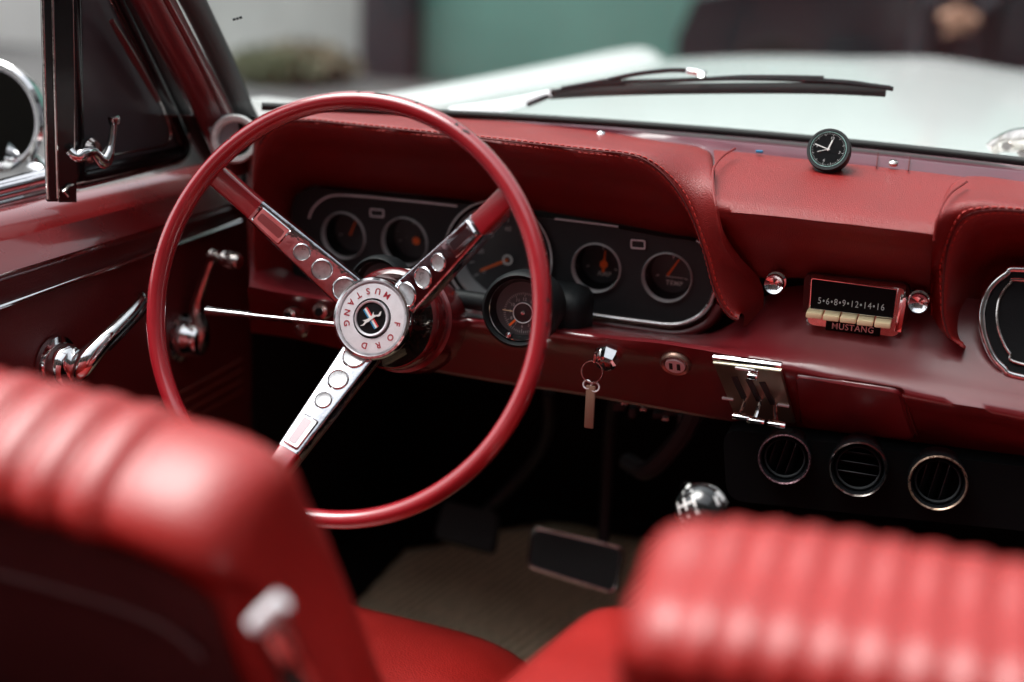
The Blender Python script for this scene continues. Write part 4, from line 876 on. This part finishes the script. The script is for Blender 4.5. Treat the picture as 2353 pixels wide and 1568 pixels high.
def podm(u, v, rpx, clock, dl=1.):
    c_ = KY(u, v, YP); r_ = rpx/PXM(c_); n_ = nrm((.06, -1, .16))
    h_ = MB().add(*lathe([(r_*.80, -.012), (r_*.84, .000), (r_*.90, .004), (r_*.97, .001), (r_, -.008), (r_*.99, -.05*dl), (r_*.9, -.10*dl), (r_*.5, -.12*dl), (0, -.125*dl)], c_, n_, 64)).make('pod_housing', M['podblack'], pods)
    MB().add(*lathe([(r_*.66, -.016), (r_*.76, -.010), (r_*.79, -.004), (r_*.81, -.001)], c_, n_, 64)).make('pod_bezel', M['blackg'], h_)
    MB().add(*lathe([(r_*.785, -.0025), (r_*.80, -.0012), (r_*.815, -.0025)], c_, n_, 64)).make('pod_ring', M['chrome'], h_)
    fc = c_-n_*.014; MB().add(*disc(fc, n_, r_*.72, 56)).make('pod_face', mat('pod_dial', (.055, .062, .068), .4), h_)
    exp_, eyp, _ = frame_from(n_); mt = MB()
    cc = KP(1203, 719, fc+n_*.001, n_) if clock else fc
    def pt(a, rr, l=.0008): a = R(90-a); return cc+(exp_*math.cos(a)+eyp*math.sin(a))*rr*r_+n_*l
    for k in range(60):
        if not clock and 20 < k < 40: continue
        p, q = pt(k*6, .47 if k % 5 else .42), pt(k*6, .53); mt.add(*rbox((p+q)/2, q-p, np.cross(n_, q-p), n_, np.linalg.norm(q-p)/2, .00022, .0001, .00005, 1))
    if clock:
        for k in range(1, 13): mt.add(*text_mesh(str(k), r_*.115, pt(k*30, .35), exp_, eyp, .0001))
    else:
        for k in range(0, 7): mt.add(*text_mesh(str(k), r_*.16, pt(-100+k*33, .36), exp_, eyp, .0001))
    mt.make('pod_print', M['grey'], h_)
    if clock:
        mb = MB(); p, q = pt(222, .25, .002), pt(222, .50, .002); mb.add(*rbox((p+q)/2, q-p, np.cross(n_, q-p), n_, np.linalg.norm(q-p)/2, .0012, .0003, .0002, 1)); mb.make('hour_hand', M['orange'], h_)
        mb = MB(); p, q = pt(272, .25, .0022), pt(272, .55, .0022); mb.add(*rbox((p+q)/2, q-p, np.cross(n_, q-p), n_, np.linalg.norm(q-p)/2, .0005, .0003, .0002, 1)); mb.make('minute_hand', M['cream'], h_)
        MB().add(*lathe([(r_*.25, 0), (r_*.25, .002), (0, .0022)], cc, n_, 40)).make('clock_hub', M['blackg'], h_)
        MB().add(*lathe([(r_*.245, .0022), (r_*.26, .0032), (r_*.275, .0022)], cc, n_, 44)).make('hub_ring', M['silver'], h_)
        MB().add(*lathe([(r_*.06, .0022), (r_*.05, .0034), (0, .0038)], cc, n_, 20)).make('hub_pin', M['chrome'], h_)
        kp_ = KP(1168, 770, c_, n_); MB().add(*lathe([(.0022, -.01), (.0030, -.001), (.0030, .001), (0, .0026)], kp_, n_, 20)).make('setting_knob', M['chrome'], h_)
    MB().add(*disc(c_-n_*.0035, n_, r_*.79, 48)).make('pod_lens', M['lens'], h_)
podm(1192, 713, 90, True, .6); podm(866, 655, 68, False, .35)
MB().add(*rbox(ax(.22)+A_([.02, .02, .030]), (1, 0, 0), (0, 1, -.3), (0, .3, 1), .075, .022, .010, .008, 3)).make('saddle', M['podblack'], pods)
MB().add(*rbox(KY(1282, 735, .26), (1, 0, 0), (0, 1, 0), (0, 0, 1), .036, .035, .040, .02, 3)).make('black_block', M['podblack'], pods)  # plain black block to the right of the clock pod

# ------------------------------------------------------------------ steering wheel
sw_ = thing('steering_wheel', 'red three-spoke steering wheel with chrome spokes and a round chrome horn cap', 'steering wheel', WC)
NR = 200; rows = []
for i in range(NR):
    a = 2*math.pi*i/NR; rad_ = math.cos(a)*wx+math.sin(a)*wy; row = []
    for t in np.linspace(0, 2*math.pi, 24, endpoint=False):
        rr = .0087; dd = .0100
        row.append(WC+rad_*(.1990+rr*math.cos(t))+wn*(dd*math.sin(t)*1.05-.002))
    rows.append(row)
rim = MB().add(*grid(rows, True, True)).make('rim', M['rim'], sw_)
chip = MB()
def chips(deg, phi, ln, wd, k=1.0):
    for i in range(ln):
        a = R(deg+i*.55); rad_ = math.cos(a)*wx+math.sin(a)*wy; tng = -math.sin(a)*wx+math.cos(a)*wy
        t = R(phi+rnd.uniform(-9, 9)); nn_ = nrm(rad_*math.cos(t)+wn*math.sin(t)); p = WC+rad_*(.1990+.0087*math.cos(t))+wn*(.0105*math.sin(t)-.002)
        e2 = np.cross(nn_, tng); L = MB; q = []
        for s in np.linspace(0, 2*math.pi, 9, endpoint=False):
            rr = rnd.uniform(.75, 1.2); q.append(p+tng*math.cos(s)*.0021*rr*k+e2*math.sin(s)*wd*1.5*rr+nn_*.0003)
        chip.add(q+[p+nn_*.0006], [[j, (j+1) % 9, 9] for j in range(9)])
chips(86, 40, 6, .0009, 1.1); chips(93, 35, 3, .0006); chips(77, 40, 1, .0012); chips(64, 45, 1, .0012, 1.0); chips(60, 50, 3, .0010)
chips(103, 30, 4, .0005); chips(10, 28, 1, .0009); chips(4, 30, 1, .0008); chips(-3, 20, 2, .0007); chips(186, 10, 1, .0012); chips(160, 5, 2, .0006); chips(134, 60, 1, .0005); chips(186, 50, 1, .0006)
chip.make('paint_chips', M['rubber'], rim)
# hub
HT = .078
hc = KP(857, 737, ax(HT), wn)
HC = ax(HT)*.35+hc*.65
RH = .0420
hub = MB().add(*lathe([(RH*.93, -.012), (RH, -.006), (RH*1.0, .0005), (RH*.97, .0040), (RH*.915, .0045), (RH*.885, .0025), (RH*.86, -.0005), (RH*.82, -.001)], HC, wn, 96)).make('horn_cap', M['chrome'], sw_)
MB().add(*lathe([(RH*.86, -.0008), (RH*.83, .0016), (RH*.80, .0020), (RH*.50, .0020), (RH*.485, .0014)], HC, wn, 96)).make('letter_ring', M['silver'], hub)
MB().add(*lathe([(RH*.50, .0019), (RH*.49, -.004), (RH*.43, -.0045), (RH*.41, -.004)], HC, wn, 72)).make('recess', M['blackg'], hub)
eo = HC+wn*.004
MB().add(*lathe([(RH*.438, -.009), (RH*.438, -.001), (RH*.42, .0008), (RH*.385, .0004), (RH*.375, -.001)], eo, wn, 72)).make('emblem_ring', mat('white_silver', (.85, .84, .88), .3, metal=.6), hub)
em = MB().add(*lathe([(RH*.385, -.0012), (0, -.0004)], eo, wn, 60)).make('emblem_disc', M['dialblack'], hub)
ROT = -138
def arc_text(s, centre_deg, rr, size, inward, step):
    b = MB(); nL = len(s)
    for i, ch in enumerate(s):
        a = centre_deg+(i-(nL-1)/2)*step*(1 if inward else -1); ar = R(a)
        rad_ = math.cos(ar)*wx+math.sin(ar)*wy; tng = -math.sin(ar)*wx+math.cos(ar)*wy
        e1, e2 = (tng, -rad_) if inward else (-tng, rad_)
        b.add(*text_mesh(ch, size, HC+rad_*rr+wn*.0022, e1, e2, .0001, bold=.00018))
    return b
a1 = arc_text('MUSTANG', 131, RH*.665, .0088, True, 22.5); a2 = arc_text('FORD', -50, RH*.665, .0088, False, 31)
a1.make('lettering', M['redpaint'], hub); a2.make('lettering', M['redpaint'], hub)
# emblem: three-colour bar and a galloping horse
def E2(x, y, l=.0006):   # emblem frame, unrotated: horse runs left, bars upright
    a = R(ROT); X = math.cos(a)*wx+math.sin(a)*wy; Y_ = -math.sin(a)*wx+math.cos(a)*wy; s = RH*.375
    return eo+X*x*s+Y_*y*s+wn*l
def strip(x0, x1, y0, y1, m_, nm):
    MB().add(*prism([E2(x0, y0, .0002), E2(x1, y0, .0002), E2(x1, y1, .0002), E2(x0, y1, .0002)], wn*.0004)).make(nm, m_, hub, smooth=False)
strip(-.17, -.07, -.74, .74, M['red2'], 'emblem_bar'); strip(-.07, .07, -.74, .74, M['white'], 'emblem_bar'); strip(.07, .17, -.74, .74, M['blue'], 'emblem_bar')
horse = [(-.96, .04), (-.84, .17), (-.70, .27), (-.58, .24), (-.44, .14), (-.20, .11), (.06, .12), (.26, .14), (.46, .10), (.72, .16), (.98, .02), (.74, .06), (.50, -.02), (.62, -.20), (.40, -.10), (.20, -.07), (-.18, -.08), (-.44, -.24), (-.34, -.06), (-.46, .05), (-.66, .12), (-.84, .04)]
MB().add(*prism([E2(x*.88, y*.95, .0009) for x, y in horse], wn*.0005)).make('horse', M['white'], hub, smooth=False)
# barrel under the cap
MB().add(*lathe([(.036, .000), (.040, -.006), (.0415, -.020), (.044, -.034), (.048, -.042), (.0495, -.046), (.040, -.047)], ax(HT)*.5+HC*.5, wn, 80)).make('hub_barrel', mat('dark_chrome', (.10, .085, .075), .08, metal=.9), sw_)
# spokes
def rrect(w_, h_, r, n_=4):
    out = []
    for cx, cy, a0 in ((w_-r, h_-r, 0), (-w_+r, h_-r, 90), (-w_+r, -h_+r, 180), (w_-r, -h_+r, 270)):
        for k in range(n_+1): a = R(a0+90*k/n_); out.append((cx+r*math.cos(a), cy+r*math.sin(a)))
    return out
def spoke(deg_out, t_hub, dims, plain_end=.70, w0=.0185, w1=.0118):
    Po = wp_(.199, deg_out, .006); a = deg_out
    dir_h = nrm(Po-ax(HT)-wn*np.dot(Po-ax(HT), wn)); Pi = HC+dir_h*.030-wn*.006
    L = Po-Pi; d = nrm(L); s = nrm(np.cross(wn, d)); nn_ = nrm(np.cross(d, s)); nn_ = nn_ if np.dot(nn_, wn) > 0 else -nn_
    def sect(t, dw=0, th=.009, up=0.):
        w_ = w0+(w1-w0)*min(1, t/.75)+dw; c = Pi+L*t+nn_*up-nn_*th
        return [c+s*x+nn_*y for x, y in rrect(w_, th, min(.003, th*.6, w_*.5))]
    def body_(ts, nm, m_, par, **k):
        rows = [sect(t, **k) for t in ts]; v, f = grid(rows, closed_v=True); kk = len(rows[0]); f.append(list(range(kk))[::-1]); f.append([(len(rows)-1)*kk+i for i in range(kk)])
        return MB().add(v, f).make(nm, m_, par)
    sp = body_(np.linspace(0, plain_end, 12), 'spoke', M['spoke'], sw_)
    body_(np.linspace(-.02, .945, 10), 'spoke_core', M['colred'], sp, dw=-.0015, th=.008, up=-.009)
    body_(np.linspace(plain_end, .985, 6), 'red_sleeve', M['rim'], sp, dw=-.0008, th=.0085, up=-.0005)
    # raised block at the outer end of the chrome
    rows = []; a0, a1 = plain_end-.21, plain_end-.015
    blk = [Pi+L*t+s*x*(w0+(w1-w0)*min(1, t/.75)) for t, x in ((a0, -.72), (a1, -.72), (a1, .72), (a0, .72))]
    MB().add(*bevel_prism(round_poly(blk, .002, 3), nn_, .0028, .0018)).make('raised_block', M['chrome'], sp)
    blk = [Pi+L*t+s*x*(w0+(w1-w0)*min(1, t/.75))+nn_*.0028 for t, x in ((a0+.02, -.34), (a1-.02, -.34), (a1-.02, .34), (a0+.02, .34))]
    MB().add(*bevel_prism(round_poly(blk, .002, 3), nn_, .0004, .0002)).make('block_inset', mat('shaded_chrome', (.36, .30, .31), .15, metal=1), sp)
    for t, r in dims:
        c = Pi+L*t+nn_*.0002
        g_ = MB().add(*lathe([(r*1.12, .0), (r*1.06, .0012), (r*1.0, .0015), (r*.93, .0006), (r*.90, .0002)], c, nn_, 40)).make('dimple', M['chrome'], sp)
        MB().add(*lathe([(r*.92, .0008), (r*.7, .0003), (r*.3, .0001), (0, .0001)], c, nn_, 36)).make('dimple_floor', M['frost'], g_)
DM = [(.075, .0118), (.235, .0100), (.375, .0082)]
spoke(145.5, HT, DM); spoke(41.6, HT, DM); spoke(-107, HT, DM)

# ------------------------------------------------------------------ seats
def seat(label, cx, hw, yf, zt, bs, npl, yaw=0., widen=.22, crown=.012, dep=1., rz=0., pd=.0050):
    """bs: fraction of the half width where the plain bolster starts; npl: number of pleats"""
    t = thing('front_seat', label, 'seat', (cx, yf, .26), 'front seats')
    prof = [(.150, -.44), (.115, -.32), (.070, -.18), (.030, -.08), (.008, -.035), (-.006, -.013), (-.026, -.002), (-.048, -.001), (-.070, -.008), (-.088*dep, -.018+rz), (-.101*dep, -.032+rz), (-.102*dep, -.046+rz), (-.090*dep, -.060+rz), (-.074*dep, -.12), (-.035, -.24), (.01, -.36), (.045, -.45)]
    P = catmull([(a, b, 0) for a, b in prof], 90)[:, :2]
    def place(x, y, z):
        c_, s_ = math.cos(yaw), math.sin(yaw); return A_([cx+x*c_-y*s_, yf+x*s_+y*c_, z])
    def end_e(s): return max(0., 1-abs(s)**14)**(1/2.6)
    rows = []; NS = 12*npl+60
    for s in np.concatenate([[-1], -np.cos(np.linspace(.12, math.pi-.12, NS)), [1]]):
        s = float(np.sign(s)*abs(s)**.9) if abs(s) < 1 else s
        e = end_e(s); row = []
        for py, pz in P:
            cy = -.040+.40*max(0, -pz-.03); top_ = math.exp(-((pz+.015)/.05)**2)
            low = math.exp(-((pz+.05)/.05)**2) if py > -.03 else 1.0
            pl = 0.
            if abs(s) < bs: ph = (s/bs+1)/2*npl; pl = pd*abs(math.sin(math.pi*ph))**.6
            else: pl = .0050*max(0, math.sin(math.pi*min(1, (abs(s)-bs)/(1.04-bs))))**.5
            fade = (1. if py < -.035 else max(.25, 1-(py+.035)/.03)) if pz > -.05+rz else (0.15 if py < 0 else 1.0)
            d_ = nrm(A_([py-cy, (pz+.05) if pz > -.07 else 0., ])+A_([1e-6, 0]))
            yy = cy+(py-cy)*(.25+.75*e)+d_[0]*pl*fade; zz = pz-(1-e)*.030*(1 if pz > -.2 else .3)+d_[1]*pl*fade-crown*abs(s)**3
            row.append(place(s*hw*(1+widen*max(0, -pz-.03)/.4*(1 if pz > -.45 else 1)), yy, zt+zz))
        rows.append(row)
    v, f = grid(rows); nP = len(P); nR = len(rows)
    f.append([j for j in range(nP)]); f.append([(nR-1)*nP+j for j in range(nP)][::-1])
    MB().add(v, f).make('seat_back', M['seat'], t, angle=180)
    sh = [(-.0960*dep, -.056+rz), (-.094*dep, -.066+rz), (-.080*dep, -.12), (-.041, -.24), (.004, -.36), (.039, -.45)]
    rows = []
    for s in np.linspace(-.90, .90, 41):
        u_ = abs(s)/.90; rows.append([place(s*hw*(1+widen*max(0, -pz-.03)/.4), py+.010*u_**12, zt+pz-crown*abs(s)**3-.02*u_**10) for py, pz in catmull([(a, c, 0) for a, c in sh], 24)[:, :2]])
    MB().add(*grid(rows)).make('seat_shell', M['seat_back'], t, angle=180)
    for zq in (-.105, -.16):
        rim_ = [place(s*hw*1.03, -.082+(.37*(-zq-.105))-.003, zt+zq-.02*(abs(s)/.84)**8) for s in np.linspace(-.84, .84, 40)]
        MB().add(*tube(rim_, .0022, 8)).make('shell_piping', M['seat_back'], t)
    return t, place
s1, pl1 = seat('driver seat with pleated red vinyl backrest and chrome release lever, left foreground', -.392, .222, -.400, .968, .64, 9, yaw=-.03, pd=.0090)
s2, pl2 = seat('passenger seat with pleated red vinyl backrest, lower right foreground',   .270, .226, -.405, .974, .84, 19, dep=1.24, rz=.008)
def cushion(t, x0, x1, y0, y1, zt, m_, th=.14, pip=True):
    rows = []
    for s in np.linspace(0, 1, 40):
        y = y0+(y1-y0)*s; ed = max(0, (s-.62)/.38); zz = zt-.050*ed**2.0; row = []
        for q in np.linspace(-1, 1, 31):
            row.append((x0+(x1-x0)*(q+1)/2, y, zz-.03*abs(q)**6))
        rows.append(row)
    rows.append([(p[0], y1+.012, zt-.11) for p in rows[-1]]); rows.append([(p[0], y1-.01, zt-.22) for p in rows[-1]])
    A0 = A_(rows); top = MB().add(*grid(A0))
    for col, sg in ((0, -1), (-1, 1)):
        e = A0[:, col]; low = e.copy(); low[:, 2] = zt-.24; mid = (e+low)/2; mid[:, 0] += sg*.014; top.add(*grid([e, mid, low]))
    c = top.make('seat_cushion', m_, t, angle=80)
    for col in (0, -1):
        MB().add(*tube(A0[:40, col]+A_([0, 0, .002]), .0035, 8)).make('cushion_piping', M['stitch'], c)
    return c
cushion(s1, -.62, -.190, -.33, .155, .535, M['seat'])
cushion(s2, .06, .50, -.33, .15, .535, M['seat'])
con = thing('centre_armrest', 'padded orange red centre armrest between the two front seats', 'armrest', (0, -.3, .5))
e_px = [(1405, 1398, -.11), (1360, 1405, -.13), (1280, 1465, -.21), (1160, 1568, -.33), (1040, 1680, -.42)]
L0 = catmull([KY(*p) for p in e_px], 24); rows = []
for p in L0:
    rows.append([p+A_([0, .005, -.10]), p+A_([0, .003, -.03]), p, p+A_([.012, -.002, .005]), p+A_([.05, -.002, .006]), A_([max(p[0]+.085, .055), p[1], p[2]]), A_([max(p[0]+.095, .065), p[1], p[2]-.03]), A_([max(p[0]+.095, .065), p[1], p[2]-.10])])
A0 = A_(rows); bt = A0[0].copy(); bt[:, 1] += .012; bt[:, 2] -= .03; bt2 = bt.copy(); bt2[:, 2] -= .08
MB().add(*grid([bt2, bt]+rows)).make('armrest_pad', M['seat'], con, angle=80)
# chrome release lever on the driver's seat
a_ = KY(648, 1380, -.515); b_ = KY(586, 1440, -.520)
lv_ = MB(); lv_.add(*tube([a_, a_*.5+b_*.5, b_], [.0055, .0060, .0055], 16)); lv_.make('release_knob', M['silver'], s1)
MB().add(*tube(catmull([KY(625, 1440, -.51), KY(660, 1510, -.505), KY(700, 1600, -.495)], 12), [.008, .009, .009], 14, ry=None)).make('hinge_arm', M['chromed'], s1)

# rear seat (under and behind the camera)
rs_ = thing('rear_seat', 'red rear bench seat behind the front seats', 'seat', (.09, -1.2, .3))
MB().add(*rbox((.09, -1.12, .42), (1, 0, 0), (0, 1, 0), (0, 0, 1), .62, .25, .11, .05, 4)).make('seat_cushion', M['seat'], rs_)
MB().add(*rbox((.09, -1.47, .66), (1, 0, 0), (0, 1, .3), (0, -.3, 1), .62, .08, .24, .05, 4)).make('seat_back', M['seat'], rs_)

# ------------------------------------------------------------------ distant car and person
M['dkcar'] = mat('black_car_paint', (.010, .011, .016), .3, coat=.6)
M['dkglass'] = mat('dark_car_glass', (.01, .012, .015), .08, coat=.5)
yc_ = 6.2
xa, xb_, xc = KY(1560, 110, yc_)[0], KY(1800, 60, yc_)[0], KY(2353, 60, yc_)[0]
pc_ = thing('parked_car', 'black parked car side-on behind the white bonnet', 'car', ((xa+xc)/2, yc_+.8, 0))
prof = [(xa, .35), (xa-.02, .62), (xa+.06, .86), (xb_-.1, .97), (xb_+.10, 1.02), (xb_+.45, 1.42), (xb_+.9, 1.50), (xb_+2.3, 1.50), (xb_+2.9, 1.30), (xb_+3.4, 1.05), (xb_+3.5, .7), (xb_+3.45, .35)]
rows = []
for k, (dy, sc_y) in enumerate(((0, .93), (.08, 1.0), (1.6, 1.0), (1.7, .93))):
    rows.append([(x, yc_+dy, .3+(z-.3)*sc_y) for x, z in prof])
v, f = grid(rows); nn2 = len(prof); f.append(list(range(nn2))); f.append([3*nn2+i for i in range(nn2)][::-1]); MB().add(v, f).make('car_shell', M['dkcar'], pc_)
MB().add(*prism([(xb_+.25, yc_-.01, 1.04), (xb_+.55, yc_-.01, 1.36), (xb_+1.4, yc_-.01, 1.40), (xb_+1.4, yc_-.01, 1.04)], (0, .03, 0))).make('side_window', M['dkglass'], pc_, smooth=False)
MB().add(*prism([(xb_+1.5, yc_-.01, 1.04), (xb_+1.5, yc_-.01, 1.40), (xb_+2.3, yc_-.01, 1.38), (xb_+2.8, yc_-.01, 1.10)], (0, .03, 0))).make('side_window', M['dkglass'], pc_, smooth=False)
for x in (xa+.55, xb_+2.8):
    MB().add(*lathe([(.0, .05), (.18, .06), (.20, .08), (.31, .09), (.33, .05), (.33, -.10)], (x, yc_+.08, .33), (0, -1, 0), 36)).make('wheel', M['rubber'], pc_)

def skin_body(name, joints, bones, mat_, parent=None, sub=2):
    off = A_(parent['_o']) if parent is not None else A_([0, 0, 0.])
    keys = list(joints); me = bpy.data.meshes.new(name); me.from_pydata([tuple(A_(joints[k][0])-off) for k in keys], [(keys.index(a), keys.index(b)) for a, b in bones], [])
    o = bpy.data.objects.new(name, me); COL.objects.link(o)
    sk = o.modifiers.new('skin', 'SKIN'); sk.use_smooth_shade = True
    for i, k in enumerate(keys):
        r = joints[k][1]; r = r if isinstance(r, tuple) else (r, r); me.skin_vertices[0].data[i].radius = r
    me.skin_vertices[0].data[0].use_root = True
    sb = o.modifiers.new('sub', 'SUBSURF'); sb.levels = sub; sb.render_levels = sub
    me.materials.append(mat_)
    if parent is not None: o.parent = parent
    o['_o'] = list(off); return o
ph = KY(2200, 52, 4.6); px_, py_ = ph[0], 4.75
per = thing('person', 'person in dark clothes standing beyond the bonnet with hands held together at the waist', 'person', (px_, py_, 0))
hz = ph[2]
cloth = mat('dark_cloth', (.012, .013, .018), .9, bump=(80, .4, 'n')); skinm = mat('skin', (.50, .27, .18), .5)
Jt = {'pelvis': ((px_, py_, .95), (.17, .12)), 'waist': ((px_, py_, 1.10), (.15, .11)), 'chest': ((px_, py_, 1.32), (.18, .13)), 'neck0': ((px_, py_, 1.48), (.075, .075)), 'neck': ((px_, py_-.01, 1.55), (.055, .055)),
      'shL': ((px_-.19, py_, 1.43), .065), 'elL': ((px_-.27, py_-.03, 1.18), .05), 'wrL': ((px_-.07, py_-.20, hz+.03), .036),
      'shR': ((px_+.19, py_, 1.43), .065), 'elR': ((px_+.27, py_-.03, 1.18), .05), 'wrR': ((px_+.08, py_-.20, hz+.03), .036),
      'hipL': ((px_-.10, py_, .88), .095), 'knL': ((px_-.11, py_-.02, .50), .065), 'anL': ((px_-.12, py_, .10), .045), 'toL': ((px_-.13, py_-.16, .04), .04),
      'hipR': ((px_+.10, py_, .88), .095), 'knR': ((px_+.11, py_-.02, .50), .065), 'anR': ((px_+.12, py_, .10), .045), 'toR': ((px_+.13, py_-.16, .04), .04)}
bo = [('pelvis', 'waist'), ('waist', 'chest'), ('chest', 'neck0'), ('neck0', 'neck'), ('chest', 'shL'), ('shL', 'elL'), ('elL', 'wrL'), ('chest', 'shR'), ('shR', 'elR'), ('elR', 'wrR'), ('pelvis', 'hipL'), ('hipL', 'knL'), ('knL', 'anL'), ('anL', 'toL'), ('pelvis', 'hipR'), ('hipR', 'knR'), ('knR', 'anR'), ('anR', 'toR')]
skin_body('clothing', Jt, bo, cloth, per)
hd = {'a': ((px_, py_-.01, 1.54), .05), 'b': ((px_, py_-.02, 1.62), (.06, .07)), 'c': ((px_, py_-.01, 1.70), (.075, .09)), 'd': ((px_, py_, 1.77), (.06, .075))}
skin_body('head', hd, [('a', 'b'), ('b', 'c'), ('c', 'd')], skinm, per)
hr_ = {'a': ((px_, py_+.03, 1.68), (.07, .08)), 'b': ((px_, py_+.02, 1.76), (.075, .09)), 'c': ((px_, py_+.01, 1.80), (.05, .06))}
skin_body('hair', hr_, [('a', 'b'), ('b', 'c')], M['rubber'], per)
MB().add(*tube([(px_, py_-.09, 1.65), (px_, py_-.115, 1.63)], [.008, .012], 8)).make('nose', skinm, per)
for s in (-1, 1):
    wr = A_(Jt['wrL' if s < 0 else 'wrR'][0]); j = {'w': (wr, .028), 'p': (wr+A_([-s*.055, -.02, -.02-.02*(s > 0)]), (.038, .022))}; b = [('w', 'p')]
    for k in range(4):
        q0 = wr+A_([-s*.09, -.02, -.045+.022*k-.02*(s > 0)]); q1 = q0+A_([-s*.035, -.008, -.012]); j['f%d' % k] = (q0, .010); j['g%d' % k] = (q1, .008); b += [('p', 'f%d' % k), ('f%d' % k, 'g%d' % k)]
    j['t'] = (wr+A_([-s*.05, -.03, .03]), .011); j['u'] = (wr+A_([-s*.085, -.04, .035]), .009); b += [('p', 't'), ('t', 'u')]
    skin_body('hand', j, b, skinm, per)
